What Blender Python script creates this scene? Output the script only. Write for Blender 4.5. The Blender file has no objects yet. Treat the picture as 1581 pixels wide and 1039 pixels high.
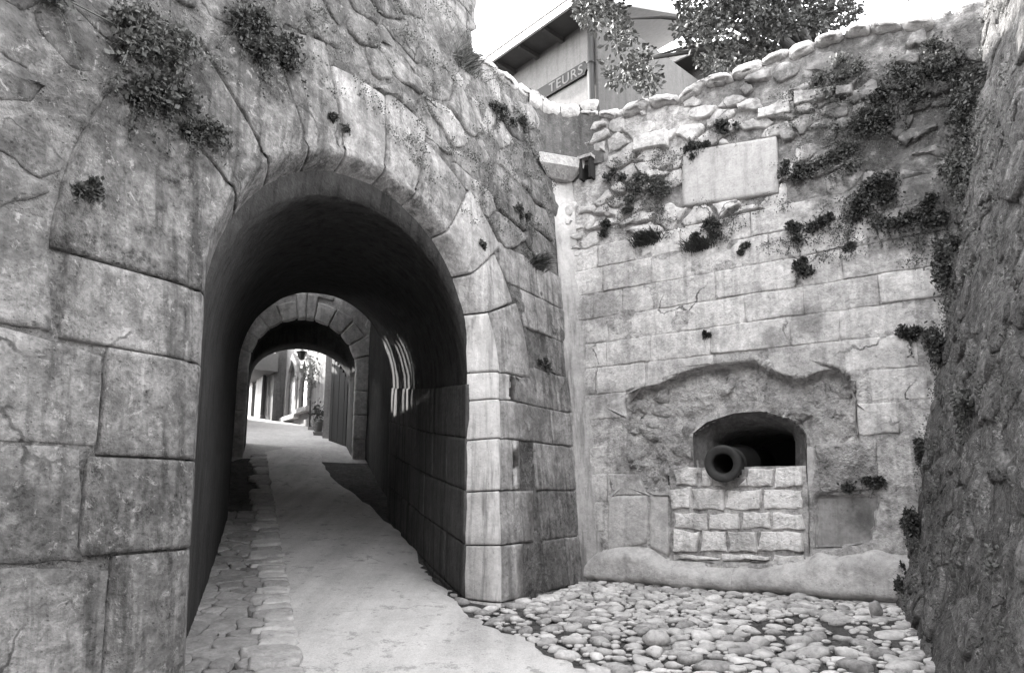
import bpy, math, random
import numpy as np
from mathutils import Vector, noise as mnoise

# ------------------------------------------------------------------ camera, sky, sun, exposure
SC = bpy.context.scene
COL = SC.collection
F_PX, PITCH, ZC = 1050.0, math.radians(9.5), 1.12
SHIFT = 240.5 - F_PX * math.tan(PITCH)
cam = bpy.data.cameras.new('camera'); cam.sensor_width = 36.0; cam.lens = 36.0 * F_PX / 1581.0
cam.shift_y = SHIFT / 1581.0; cam.clip_start = 0.05; cam.clip_end = 2000
cam_o = bpy.data.objects.new('camera', cam); COL.objects.link(cam_o)
cam_o.location = (0, 0, ZC); cam_o.rotation_euler = (math.radians(90) + PITCH, 0, 0)
SC.camera = cam_o

SUN = np.array([1.0, -0.72, -0.50]); SUN = SUN / np.linalg.norm(SUN)       # direction the light travels
elev = math.asin(-SUN[2]); azim = math.atan2(-SUN[0], -SUN[1])
world = bpy.data.worlds.new('World'); SC.world = world; world.use_nodes = True
wn = world.node_tree.nodes; wl = world.node_tree.links; wn.clear()
sky = wn.new('ShaderNodeTexSky'); sky.sky_type = 'NISHITA'; sky.sun_disc = False
sky.sun_elevation = elev; sky.sun_rotation = azim; sky.dust_density = 1.0; sky.air_density = 1.0
hs = wn.new('ShaderNodeHueSaturation'); hs.inputs['Saturation'].default_value = 0.04      # black-and-white print
bg = wn.new('ShaderNodeBackground'); bg.inputs['Strength'].default_value = 0.15
wo = wn.new('ShaderNodeOutputWorld')
wl.new(sky.outputs[0], hs.inputs['Color']); wl.new(hs.outputs[0], bg.inputs['Color']); wl.new(bg.outputs[0], wo.inputs['Surface'])
sl = bpy.data.lights.new('sun', 'SUN'); sl.energy = 1.5; sl.angle = math.radians(0.8); sl.color = (1, 0.985, 0.96)
so = bpy.data.objects.new('sun', sl); COL.objects.link(so)
so.rotation_euler = Vector(SUN).to_track_quat('-Z', 'Y').to_euler(); so.location = (-20, 25, 40)
SC.view_settings.view_transform = 'Standard'; SC.view_settings.look = 'None'
SC.view_settings.gamma = 1.0; SC.view_settings.exposure = 3.88
SC.cycles.max_bounces = 6; SC.cycles.diffuse_bounces = 4

# ------------------------------------------------------------------ pixel rays of the same camera
CF = np.array([0, math.cos(PITCH), math.sin(PITCH)]); CU = np.array([0, -math.sin(PITCH), math.cos(PITCH)]); CX = np.array([1., 0, 0])
CC = np.array([0, 0, ZC])
def ray(x, y): return CX * (x - 790.5) / F_PX + CU * (519.5 - y + SHIFT) / F_PX + CF
def proj(p):
    d = np.asarray(p) - CC; z = d @ CF
    if z < 0.05: return (-9e3, -9e3)
    return (790.5 + F_PX * (d @ CX) / z, 519.5 + SHIFT - F_PX * (d @ CU) / z)
def seen(p, m=140):
    x, y = proj(p); return -m < x < 1581 + m and -m < y < 1039 + m
def at_y(px, py, Y):
    r = ray(px, py); return CC + r * (Y / r[1])
AZT = math.radians(-19.9)
TA = np.array([math.sin(AZT), math.cos(AZT), 0]); SA = np.array([math.cos(AZT), -math.sin(AZT), 0])   # along / across the passage
def st(s, t, z=0.0): return SA * s + TA * t + np.array([0, 0, z])
ZR_T = [-80, -12, 0, 4, 6.72, 9, 12, 14.5, 17.2, 21, 36, 90]
ZR_Z = [-4, -1.5, -.60, -.26, 0, .26, .70, 1.25, 2.0, 2.9, 5.2, 8]
def sstep(a, b, x):
    t = np.clip((x - a) / (b - a), 0, 1); return t * t * (3 - 2 * t)
def hgt(x, y):
    s = x * SA[0] + y * SA[1]; t = x * TA[0] + y * TA[1]
    zr = float(np.interp(t, ZR_T, ZR_Z)); zc = .02 * (min(s, 9) - 2.29) + .012 * (max(t, -6) - 6.72)
    w = float(sstep(1.2, 3.2, s)) * float(1 - sstep(8.5, 9.5, t)) 
    return zr * (1 - w) + zc * w
def ghit(px, py):
    r = ray(px, py); a, b = .5, 80.0; prev = a
    k = a
    while k < b:
        p = CC + r * k
        if p[2] < hgt(p[0], p[1]): break
        prev = k; k *= 1.03
    lo, hi = prev, k
    for _ in range(24):
        m = (lo + hi) / 2; p = CC + r * m
        if p[2] < hgt(p[0], p[1]): hi = m
        else: lo = m
    return CC + r * hi

# ------------------------------------------------------------------ objects
def unit(v): v = np.asarray(v, float); return v / (np.linalg.norm(v) + 1e-12)
WLOC = {}
def link(o, parent, wloc):
    COL.objects.link(o)
    if parent is not None:
        o.parent = parent; o.location = tuple(np.asarray(wloc) - WLOC[parent.name])
    else: o.location = tuple(wloc)
    WLOC[o.name] = np.asarray(wloc, float)
    return o
def tag(o, label=None, cat=None, group=None, kind=None):
    if label: o['label'] = label
    if cat: o['category'] = cat
    if group: o['group'] = group
    if kind: o['kind'] = kind
    return o
def thing(name, label, cat, loc, group=None):
    o = bpy.data.objects.new(name, None); o.empty_display_size = .2
    link(o, None, np.asarray(loc, float)); return tag(o, label, cat, group)
def mesh_obj(name, V, Fc, mat, parent=None, origin=None, smooth=True):
    V = np.asarray(V, float)
    if origin is None:
        origin = V.mean(0)
        if parent is None: origin = np.array([origin[0], origin[1], V[:, 2].min()])
    me = bpy.data.meshes.new(name); me.from_pydata((V - origin).tolist(), [], [list(f) for f in Fc])
    me.materials.append(mat)
    if smooth: me.polygons.foreach_set('use_smooth', [True] * len(me.polygons))
    me.update()
    return link(bpy.data.objects.new(name, me), parent, origin)
class MB:
    def __init__(s): s.V = []; s.F = []
    def add(s, V, Fc):
        o = len(s.V); s.V += [np.asarray(v, float) for v in V]; s.F += [tuple(i + o for i in f) for f in Fc]
    def box(s, c, ax, ay, az):            # centre and three half-axis vectors
        c = np.asarray(c, float); V = [c + i * ax + j * ay + k * az for k in (-1, 1) for j in (-1, 1) for i in (-1, 1)]
        s.add(V, [(0, 2, 3, 1), (4, 5, 7, 6), (0, 1, 5, 4), (2, 6, 7, 3), (0, 4, 6, 2), (1, 3, 7, 5)])
    def tube(s, pts, rad, n=8, cap=True):
        pts = [np.asarray(p, float) for p in pts]; V = []; Fc = []
        for i, p in enumerate(pts):
            d = unit(pts[min(i + 1, len(pts) - 1)] - pts[max(i - 1, 0)])
            a = unit(np.cross(d, [0.31, .17, .93] if abs(d[2]) < .9 else [1, 0, 0])); b = np.cross(d, a)
            r = rad[i] if hasattr(rad, '__len__') else rad
            V += [p + r * (math.cos(q) * a + math.sin(q) * b) for q in np.linspace(0, 2 * math.pi, n, endpoint=False)]
        for i in range(len(pts) - 1):
            for j in range(n): Fc.append((i * n + j, i * n + (j + 1) % n, (i + 1) * n + (j + 1) % n, (i + 1) * n + j))
        if cap: Fc += [tuple(range(n - 1, -1, -1)), tuple((len(pts) - 1) * n + j for j in range(n))]
        s.add(V, Fc)
    def grid(s, P, nu, nv):
        s.add(P, [(i * nv + j, (i + 1) * nv + j, (i + 1) * nv + j + 1, i * nv + j + 1) for i in range(nu - 1) for j in range(nv - 1)])
    def build(s, name, mat, parent=None, origin=None, smooth=True): return mesh_obj(name, s.V, s.F, mat, parent, origin, smooth)
def nz(p, sc=1.0, oct_=4):
    return mnoise.fractal(Vector(p) * sc, 1.0, 2.0, oct_)

# ------------------------------------------------------------------ materials (grey: the photograph is a black-and-white print)
class NT:
    def __init__(s, name):
        s.m = bpy.data.materials.new(name); s.m.use_nodes = True; s.t = s.m.node_tree; s.t.nodes.clear()
    def n(s, ty, **kw):
        o = s.t.nodes.new(ty)
        for k, v in kw.items(): setattr(o, k, v)
        return o
    def put(s, sock, v):
        if isinstance(v, bpy.types.NodeSocket): s.t.links.new(v, sock)
        else: sock.default_value = v
    def math(s, op, a, b=0.0, c=0.0, clamp=False):
        o = s.n('ShaderNodeMath', operation=op); o.use_clamp = clamp
        s.put(o.inputs[0], a); s.put(o.inputs[1], b); s.put(o.inputs[2], c); return o.outputs[0]
    def noise(s, vec, sc, det=5, rough=.55, dist=0.0):
        o = s.n('ShaderNodeTexNoise'); s.put(o.inputs['Vector'], vec); o.inputs['Scale'].default_value = sc
        o.inputs['Detail'].default_value = det; o.inputs['Roughness'].default_value = rough; o.inputs['Distortion'].default_value = dist
        return o.outputs['Fac']
    def vscale(s, vec, k):
        o = s.n('ShaderNodeVectorMath', operation='MULTIPLY'); s.put(o.inputs[0], vec); o.inputs[1].default_value = k; return o.outputs[0]
    def ramp(s, x, a, b):
        o = s.n('ShaderNodeMapRange', interpolation_type='SMOOTHSTEP'); s.put(o.inputs[0], x)
        o.inputs[1].default_value = a; o.inputs[2].default_value = b; return o.outputs[0]
    def mix(s, f, a, b):
        o = s.n('ShaderNodeMix', data_type='FLOAT'); s.put(o.inputs[0], f); s.put(o.inputs[2], a); s.put(o.inputs[3], b); return o.outputs[0]
    def finish(s, val, rough=.9, bump=None, bstr=.5, bdist=.02, spec=.2, tint=(1.0, .975, .965)):
        c = s.n('ShaderNodeVectorMath', operation='MULTIPLY'); s.put(c.inputs[0], val); c.inputs[1].default_value = tint
        b = s.n('ShaderNodeBsdfPrincipled'); s.put(b.inputs['Base Color'], c.outputs[0]); s.put(b.inputs['Roughness'], rough)
        b.inputs['Specular IOR Level'].default_value = spec
        if bump is not None:
            bp = s.n('ShaderNodeBump'); bp.inputs['Strength'].default_value = bstr; bp.inputs['Distance'].default_value = bdist
            s.put(bp.inputs['Height'], bump); s.t.links.new(bp.outputs[0], b.inputs['Normal'])
        o = s.n('ShaderNodeOutputMaterial'); s.t.links.new(b.outputs[0], o.inputs['Surface']); return s.m
def stone_mat(name, base, blotch=.35, mid=.35, grain=.25, streak=0.0, lichen=0.0, lich_val=.07, pale=0.0, rnd=.2, bump=.55, bdist=.025, spots=(), mossz=None, pits=.4):
    """weathered stone: blotches, grain, rain streaks, dark lichen, pale lichen, per-stone tone; spots = (centre, radius, value, amount) stains"""
    N = NT(name); g = N.n('ShaderNodeNewGeometry'); P = g.outputs['Position']
    n1 = N.noise(P, 1.1, 3, .6); n2 = N.noise(P, 6.5, 6, .62); n3 = N.noise(P, 42, 3, .7)
    oi = N.n('ShaderNodeObjectInfo').outputs['Random']
    f = N.math('MULTIPLY_ADD', N.math('SUBTRACT', n1, .5), 2.2 * blotch, 1.0)
    f = N.math('MULTIPLY_ADD', N.math('SUBTRACT', n2, .5), 3.2 * mid, f)
    f = N.math('MULTIPLY_ADD', N.math('SUBTRACT', n3, .5), 3.4 * grain, f)
    n5 = N.noise(P, 19, 3, .55)
    f = N.math('MULTIPLY_ADD', N.math('SUBTRACT', n5, .5), 2.6 * mid, f)
    f = N.math('MULTIPLY_ADD', N.math('SUBTRACT', oi, .5), 2 * rnd, f)
    v = N.n('ShaderNodeTexVoronoi'); N.put(v.inputs['Vector'], P); v.inputs['Scale'].default_value = 26
    pit = N.math('MULTIPLY', N.ramp(N.math('MULTIPLY_ADD', n2, .5, v.outputs['Distance']), .44, .30), pits)
    f = N.math('MULTIPLY', f, N.math('SUBTRACT', 1.0, N.math('MULTIPLY', pit, .75)))
    f = N.math('MINIMUM', N.math('MAXIMUM', f, .22), 1.75)
    val = N.math('MULTIPLY', f, base)
    if streak:
        sn = N.noise(N.vscale(P, (7.0, 7.0, .45)), 1.4, 4, .62)
        val = N.math('MULTIPLY', val, N.math('SUBTRACT', 1.0, N.math('MULTIPLY', N.ramp(sn, .46, .70), streak)))
        val = N.math('MULTIPLY', val, N.math('ADD', 1.0, N.math('MULTIPLY', N.ramp(sn, .42, .28), streak * .6)))
    if spots:
        wn_ = N.math('ADD', N.math('SUBTRACT', N.noise(P, 1.9, 3, .6), .5), N.math('MULTIPLY', N.math('SUBTRACT', n2, .5), .9))
    for c, r, v, amt in spots:
        d = N.n('ShaderNodeVectorMath', operation='DISTANCE'); N.put(d.inputs[0], P); d.inputs[1].default_value = tuple(c)
        w = N.math('MULTIPLY_ADD', wn_, 1.1 * r, d.outputs['Value'])
        msk = N.math('MULTIPLY', N.ramp(w, 1.15 * r, .15 * r), amt)
        val = N.mix(msk, val, N.math('MULTIPLY', v, f))
    if lichen:
        l1 = N.noise(P, 2.8, 6, .74, .4)
        m = N.math('MULTIPLY', N.ramp(N.math('MULTIPLY_ADD', n3, .28, l1), .60, .76), lichen)
        val = N.mix(m, val, lich_val)
    if pale:
        p1 = N.noise(P, 12, 5, .78, .5)
        val = N.mix(N.math('MULTIPLY', N.ramp(p1, .57, .66), pale), val, .5)
    if name in ('gate_stone', 'cannon_wall_stone'):
        nn = N.n('ShaderNodeTexNoise'); N.put(nn.inputs['Vector'], P); nn.inputs['Scale'].default_value = 3.0; nn.inputs['Detail'].default_value = 5
        wv = N.n('ShaderNodeVectorMath', operation='ADD'); N.put(wv.inputs[0], P); N.put(wv.inputs[1], N.vscale(nn.outputs['Color'], (.5, .5, .5)))
        vc = N.n('ShaderNodeTexVoronoi', feature='DISTANCE_TO_EDGE'); N.put(vc.inputs['Vector'], wv.outputs[0]); vc.inputs['Scale'].default_value = .9
        val = N.mix(N.math('MULTIPLY', N.math('MULTIPLY', N.ramp(vc.outputs['Distance'], .014, .004), N.ramp(n1, .46, .6)), .8), val, .03)
    val = N.math('MINIMUM', N.math('MAXIMUM', val, .015), .8)
    h = N.math('MULTIPLY_ADD', n2, 1.3, N.math('MULTIPLY', n3, .4))
    h = N.math('MULTIPLY_ADD', n5, .6, h)
    h = N.math('MULTIPLY_ADD', pit, -.5, h)
    return N.finish(val, .93, h, bump, bdist, .15)
def plain_mat(name, v, rough=.7, var=.15, sc=12, bump=.15, spec=.3, rnd=0.0, stretch=(1, 1, 1), emis=0):
    N = NT(name); g = N.n('ShaderNodeNewGeometry'); P = N.vscale(g.outputs['Position'], stretch)
    n1 = N.noise(P, sc, 6, .6); n2 = N.noise(P, sc * 6, 3, .6)
    f = N.math('MULTIPLY_ADD', N.math('SUBTRACT', n1, .5), 2 * var, 1.0)
    f = N.math('MULTIPLY_ADD', N.math('SUBTRACT', n2, .5), var, f)
    if rnd:
        f = N.math('MULTIPLY_ADD', N.math('SUBTRACT', N.n('ShaderNodeObjectInfo').outputs['Random'], .5), 2 * rnd, f)
    return N.finish(N.math('MULTIPLY', f, v), rough, N.math('MULTIPLY_ADD', n2, .4, n1), bump, .01, spec)
def leaf_mat(name, v, trans=.25):
    N = NT(name); g = N.n('ShaderNodeNewGeometry'); isl = g.outputs['Random Per Island']
    val = N.math('MULTIPLY', N.math('MULTIPLY_ADD', isl, .9, .55), v)
    c = N.n('ShaderNodeVectorMath', operation='MULTIPLY'); N.put(c.inputs[0], val); c.inputs[1].default_value = (1, 1, .96)
    b = N.n('ShaderNodeBsdfPrincipled'); N.put(b.inputs['Base Color'], c.outputs[0]); b.inputs['Roughness'].default_value = .6
    tr = N.n('ShaderNodeBsdfTranslucent'); N.put(tr.inputs['Color'], c.outputs[0])
    mx = N.n('ShaderNodeMixShader'); mx.inputs[0].default_value = trans
    N.t.links.new(b.outputs[0], mx.inputs[1]); N.t.links.new(tr.outputs[0], mx.inputs[2])
    o = N.n('ShaderNodeOutputMaterial'); N.t.links.new(mx.outputs[0], o.inputs['Surface']); return N.m

# ------------------------------------------------------------------ wall frames
class Wall:
    def __init__(s, O, az, b, side):
        s.O = np.array(O, float); s.d = np.array([math.sin(az), math.cos(az), 0]); s.n = np.array([s.d[1], -s.d[0], 0]) * side
        s.up = np.array([0, 0, 1.]) - b * s.n; N = np.cross(s.d, s.up); s.N = unit(N * np.sign(N @ s.n)); s.b = b
    def hit(s, x, y):
        r = ray(x, y); return CC + r * (((s.O - CC) @ s.N) / (r @ s.N))
    def uv(s, x, y):
        q = s.hit(x, y) - s.O; return np.array([(q - q[2] * s.up) @ s.d, q[2]])
    def S(s, u, v, w=0.0): return s.O + u * s.d + v * s.up + w * s.N
    def poly(s, pts): return [s.uv(*p) for p in pts]
def az_vp(x):
    r = ray(x, 760); return math.atan2(r[0], r[1])
r_ = ray(770, 935); PC = CC + r_ * (-ZC / r_[2])
GW = Wall(PC, az_vp(1450), .09, 1)                                   # gate wall
KC = GW.hit(908, 906)
CW = Wall(KC, az_vp(-800), .05, -1)                                  # cannon wall
if CW.n @ (-KC) < 0: CW = Wall(KC, az_vp(-800), .05, 1)
K2 = CW.hit(1395, 925)
_d = unit(np.array([.62, -.2, 0]) - np.array([K2[0], K2[1], 0]))
RW = Wall(K2, math.atan2(_d[0], _d[1]), .21, 1)
if RW.n[0] > 0: RW = Wall(K2, math.atan2(_d[0], _d[1]), .21, -1)     # right wall, u runs towards the camera
TRW = Wall(st(2.06, 0), AZT, 0, -1); 
if TRW.n @ SA > 0: TRW = Wall(st(2.06, 0), AZT, 0, 1)                # passage, right side, u = t

# ------------------------------------------------------------------ stones
def area_c(P):
    P = np.asarray(P); x, y = P[:, 0], P[:, 1]; x2, y2 = np.roll(x, -1), np.roll(y, -1)
    cr = x * y2 - x2 * y; A = cr.sum() / 2
    if abs(A) < 1e-9: return 0, P.mean(0)
    return A, np.array([((x + x2) * cr).sum(), ((y + y2) * cr).sum()]) / (6 * A)
def inside(p, poly):
    x, y = p; c = False; n = len(poly); j = n - 1
    for i in range(n):
        xi, yi = poly[i]; xj, yj = poly[j]
        if (yi > y) != (yj > y) and x < (xj - xi) * (y - yi) / (yj - yi) + xi: c = not c
        j = i
    return c
def nearest(p, poly):
    p = np.asarray(p); A = np.asarray(poly); B = np.roll(A, -1, 0); d = B - A
    t = np.clip(((p - A) * d).sum(1) / ((d * d).sum(1) + 1e-12), 0, 1); q = A + t[:, None] * d
    i = ((q - p) ** 2).sum(1).argmin(); return q[i]
def clip_half(P, n, c):                     # keep points with P.n <= c
    out = []; m = len(P)
    for i in range(m):
        a, b = P[i], P[(i + 1) % m]; da, db = a @ n - c, b @ n - c
        if da <= 0: out.append(a)
        if da * db < 0: out.append(a + (b - a) * (da / (da - db)))
    return out
def shrink(P, g):
    P = [np.asarray(p, float) for p in P]
    A, c = area_c(P)
    if A < 0: P = P[::-1]
    Q = list(P)
    for i in range(len(P)):
        a, b = P[i], P[(i + 1) % len(P)]; e = unit(b - a); n = np.array([e[1], -e[0]])
        if np.linalg.norm(b - a) < 1e-6: continue
        Q = clip_half(Q, n, a @ n - g)
        if len(Q) < 3: return None
    return Q
def voronoi(seeds, bounds, vs=1.0):
    S = np.array(seeds, float) * [1, vs]; out = []
    b = [np.array(q) for q in ((bounds[0], bounds[2] * vs), (bounds[1], bounds[2] * vs), (bounds[1], bounds[3] * vs), (bounds[0], bounds[3] * vs))]
    for i, p in enumerate(S):
        d2 = ((S - p) ** 2).sum(1); P = b
        for j in d2.argsort()[1:18]:
            q = S[j]; n = q - p; P = clip_half(P, n, ((q + p) / 2) @ n)
            if len(P) < 3: break
        if len(P) >= 3: out.append([np.array([a[0], a[1] / vs]) for a in P])
    return out
def relax_seeds(rng, bounds, n, vs, it=3):
    S = [(rng.uniform(bounds[0], bounds[1]), rng.uniform(bounds[2], bounds[3])) for _ in range(n)]
    for _ in range(it):
        S = [tuple(area_c(c)[1]) for c in voronoi(S, bounds, vs)]
    return S
def stone(name, poly, W, mat, parent, rng, proud=.02, bevel=.015, gap=.008, jit=.006, rounds=0, keep=(), depth=.06, bulge=.006, w0=0.0, step=None, warp=None):
    Q = shrink(poly, gap)
    if Q is None: return None
    for _ in range(rounds):
        R = []
        for i in range(len(Q)):
            a, b = Q[i], Q[(i + 1) % len(Q)]; R += [a * .78 + b * .22, a * .22 + b * .78]
        Q = R
    A, c = area_c(Q)
    if abs(A) < 6e-4: return None
    per = sum(np.linalg.norm(Q[i] - Q[i - 1]) for i in range(len(Q)))
    stp = step or max(.05, per / 26)
    R = []
    for i in range(len(Q)):
        a, b = Q[i], Q[(i + 1) % len(Q)]; k = max(1, int(round(np.linalg.norm(b - a) / stp)))
        R += [a + (b - a) * j / k for j in range(k)]
    sd = rng.uniform(0, 100)
    R = [p + jit * np.array([nz((p[0] * 5, p[1] * 5, sd), 1, 3), nz((p[0] * 5, p[1] * 5, sd + 31), 1, 3)]) * 1.6 for p in R]
    moved = False
    for kp in keep:
        for i in range(len(R)):
            if inside(R[i], kp): R[i] = nearest(R[i], kp); moved = True
    A2, c2 = area_c(R)
    if abs(A2) < .55 * abs(A) or abs(A2) < 1e-3: return None
    for kp in keep:
        if inside(c2, kp): return None
    if moved:
        pts = sorted(map(tuple, R)); hull = []
        for seq in (pts, pts[::-1]):
            h_ = []
            for p in seq:
                while len(h_) > 1 and (h_[-1][0] - h_[-2][0]) * (p[1] - h_[-2][1]) - (h_[-1][1] - h_[-2][1]) * (p[0] - h_[-2][0]) <= 0: h_.pop()
                h_.append(p)
            hull += h_[:-1]
        if abs(area_c(hull)[0]) * .86 > abs(A2): return None
    if moved: c = c2
    n = len(R); nr = []
    for i in range(n):
        e = unit(R[(i + 1) % n] - R[i - 1]); nr.append(np.array([-e[1], e[0]]))
    if A < 0: nr = [-x for x in nr]
    mn = math.sqrt(abs(A2)); bv = min(bevel, mn * .2)
    V = []
    def add(p, w):
        ww = warp(p[0], p[1]) if warp else 0.0
        V.append(W.S(p[0], p[1], w + w0 + ww))
    tilt = np.array([rng.uniform(-1, 1), rng.uniform(-1, 1)]) * bulge * 1.2 / mn
    for p in R: add(p, -depth)
    for p in R: add(p, proud * .35)
    for p, q in zip(R, nr): add(p + q * bv, proud + (p - c) @ tilt)
    for p, q in zip(R, nr):
        e_ = p + q * bv; e_ = e_ + (c - e_) * .10; add(e_, proud + bulge * .15 + (p - c) @ tilt)
    for p in R:
        q = c + (p - c) * .5; add(q, proud + bulge * (.6 + .8 * nz((q[0] * 4, q[1] * 4, sd), 1, 3)) + (q - c) @ tilt)
    add(c, proud + bulge * (1 + .6 * nz((c[0] * 4, c[1] * 4, sd), 1, 3)))
    Fc = []
    for k in range(4):
        for i in range(n):
            j = (i + 1) % n; Fc.append((k * n + i, k * n + j, (k + 1) * n + j, (k + 1) * n + i))
    for i in range(n): Fc.append((4 * n + i, 4 * n + (i + 1) % n, 5 * n))
    if (np.cross(W.d, W.up) @ W.N) * A < 0: Fc = [f[::-1] for f in Fc]
    return mesh_obj(name, V, Fc, mat, parent)

# ------------------------------------------------------------------ material set
def gp(W, x, y): return W.hit(x, y)
M = {}
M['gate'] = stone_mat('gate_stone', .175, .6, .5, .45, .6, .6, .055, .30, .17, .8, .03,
                      spots=[(gp(GW, 225, 90), 1.0, .035, .9), (gp(GW, 410, 50), .75, .04, .9), (gp(GW, 560, 20), .8, .06, .7), (gp(GW, 780, 210), .8, .07, .6), (gp(GW, 80, 820), .35, .09, .7), (gp(GW, 620, 40), .8, .09, .6), (gp(GW, 850, 860), .5, .10, .5), (gp(GW, 30, 330), .5, .08, .7), (gp(GW, 90, 120), .8, .065, .7)])
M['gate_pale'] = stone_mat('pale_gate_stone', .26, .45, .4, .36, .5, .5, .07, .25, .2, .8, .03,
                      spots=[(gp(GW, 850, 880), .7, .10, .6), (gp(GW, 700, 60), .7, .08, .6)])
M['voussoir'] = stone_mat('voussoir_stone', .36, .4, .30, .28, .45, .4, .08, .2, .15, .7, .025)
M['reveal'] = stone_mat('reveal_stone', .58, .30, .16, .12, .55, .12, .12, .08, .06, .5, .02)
M['gate_core'] = stone_mat('gate_mortar', .15, .4, .5, .4, .2, .65, .05, .3, 0, 1.0, .05,
                      spots=[(gp(GW, 225, 90), .85, .04, .85), (gp(GW, 410, 60), .6, .045, .85)])
dark_cw = [(gp(CW, 1440, 150), 1.6, .05, .9), (gp(CW, 1300, 80), 1.2, .07, .8), (gp(CW, 1130, 130), .7, .10, .6), (gp(CW, 1330, 230), .9, .08, .6), (gp(CW, 1420, 330), .7, .08, .75), (gp(CW, 1192, 530), .26, .14, .65), (gp(CW, 1250, 490), .25, .16, .65), (gp(CW, 985, 720), .4, .13, .65), (gp(CW, 940, 220), .5, .12, .5), (gp(CW, 925, 470), .4, .2, .7), (gp(CW, 935, 620), .35, .2, .6)]
core_cw = dark_cw + [(gp(CW, 1060, 300), .9, .14, .7), (gp(CW, 1200, 300), 1.0, .12, .7), (gp(CW, 1150, 180), .8, .13, .6)]
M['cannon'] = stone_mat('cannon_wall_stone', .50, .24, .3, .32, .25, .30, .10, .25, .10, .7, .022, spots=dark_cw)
M['cannon_core'] = stone_mat('cannon_wall_mortar', .42, .3, .4, .32, .3, .5, .07, .3, 0, .9, .035, spots=core_cw)
M['breach'] = stone_mat('breach_rubble', .42, .5, .45, .32, .1, .4, .07, .3, .1, 1.0, .07)
M['throat'] = stone_mat('embrasure_shade_stone', .20, .4, .35, .25, .3, .4, .06, .1, 0, .7, .03)  # darker than the wall, the throat's shadow put into the colour
M['parapet'] = stone_mat('pale_block', .76, .25, .26, .26, .25, .38, .2, .1, .06, 1.0, .04)
M['plinth'] = stone_mat('plinth_stone', .44, .3, .22, .16, .15, .3, .12, .1, .08, .6, .025)
M['panel'] = stone_mat('niche_panel', .28, .3, .2, .15, .3, .1, .1, .1, .05, .4, .015, spots=[(gp(CW, 1335, 800), .22, .09, .85)])
M['plaque'] = stone_mat('plaque_stone', .38, .15, .15, .22, .2, .1, .15, .15, .02, .45, .012)
M['right'] = stone_mat('right_wall_stone', .13, .5, .5, .42, .5, .65, .06, .4, .15, 1.0, .05)
M['right_core'] = stone_mat('right_wall_mortar', .11, .5, .45, .36, .4, .55, .05, .35, 0, 1.0, .05)
M['coping'] = stone_mat('coping_stone', .42, .2, .3, .25, .1, .25, .12, .2, .12, .8, .03)
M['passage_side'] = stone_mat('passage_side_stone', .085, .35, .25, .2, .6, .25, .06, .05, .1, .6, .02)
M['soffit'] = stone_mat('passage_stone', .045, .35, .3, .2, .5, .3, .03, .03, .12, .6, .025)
M['inner'] = stone_mat('inner_gate_stone', .62, .25, .3, .25, .2, .3, .12, .2, .15, .7, .02)
M['corner'] = stone_mat('corner_render', .36, .25, .2, .15, .5, .2, .12, .1, 0, .5, .015, spots=[(gp(CW, 872, 330), .5, .58, .9), (gp(CW, 875, 400), .45, .5, .75)])
M['smooth'] = stone_mat('rounded_corner_render', .09, .4, .35, .22, .45, .4, .07, .2, 0, .6, .02)
def road_mat():
    N = NT('road_surface'); g = N.n('ShaderNodeNewGeometry'); P = g.outputs['Position']
    n1 = N.noise(P, .9, 5, .62, .4); n2 = N.noise(P, 5, 6, .68); n3 = N.noise(P, 55, 3, .7); n4 = N.noise(P, 150, 2, .6)
    mp = N.n('ShaderNodeMapping'); N.put(mp.inputs['Vector'], P); mp.inputs['Rotation'].default_value = (0, 0, -AZT * -1); mp.inputs['Scale'].default_value = (3.2, .35, 1)
    ns = N.noise(mp.outputs[0], 1.3, 5, .6)
    f = N.math('MULTIPLY_ADD', N.math('SUBTRACT', n1, .5), .9, 1.0)
    f = N.math('MULTIPLY_ADD', N.math('SUBTRACT', n2, .5), .55, f); f = N.math('MULTIPLY_ADD', N.math('SUBTRACT', n3, .5), .8, f)
    f = N.math('MULTIPLY_ADD', N.math('SUBTRACT', n4, .5), .8, f); f = N.math('MULTIPLY_ADD', N.math('SUBTRACT', ns, .5), .7, f)
    wv = N.n('ShaderNodeVectorMath', operation='ADD'); N.put(wv.inputs[0], P)
    nn = N.n('ShaderNodeTexNoise'); N.put(nn.inputs['Vector'], P); nn.inputs['Scale'].default_value = 2.2; nn.inputs['Detail'].default_value = 6
    N.put(wv.inputs[1], N.vscale(nn.outputs['Color'], (.7, .7, 0)))
    v = N.n('ShaderNodeTexVoronoi', feature='DISTANCE_TO_EDGE'); N.put(v.inputs['Vector'], wv.outputs[0]); v.inputs['Scale'].default_value = .55
    crack = N.math('MULTIPLY', N.ramp(v.outputs['Distance'], .010, .003), N.ramp(n1, .52, .64))
    grit = N.ramp(N.math('MULTIPLY_ADD', n3, .5, n2), .82, .90)
    val = N.math('MULTIPLY', f, .50); val = N.mix(N.math('MULTIPLY', crack, .45), val, .14); val = N.mix(N.math('MULTIPLY', grit, .6), val, .16)
    h = N.math('MULTIPLY_ADD', n3, .5, n2); h = N.math('MULTIPLY_ADD', crack, -.4, h)
    return N.finish(val, .9, h, .5, .012, .2)
M['road'] = road_mat()
M['dirt'] = stone_mat('dirt', .075, .5, .5, .5, 0, .2, .04, .12, 0, 1.0, .05)
M['street'] = stone_mat('street_surface', .40, .25, .2, .18, 0, .1, .15, .05, 0, .4, .015, pits=.1)
M['cobble'] = stone_mat('cobble', .44, .2, .32, .25, 0, .32, .14, .1, .4, .5, .012)
M['paving'] = stone_mat('paving', .26, .2, .3, .25, 0, .25, .1, .15, .2, .6, .015)
M['kerb'] = stone_mat('kerb', .40, .2, .25, .2, 0, .15, .12, .15, .2, .6, .012)
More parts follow.
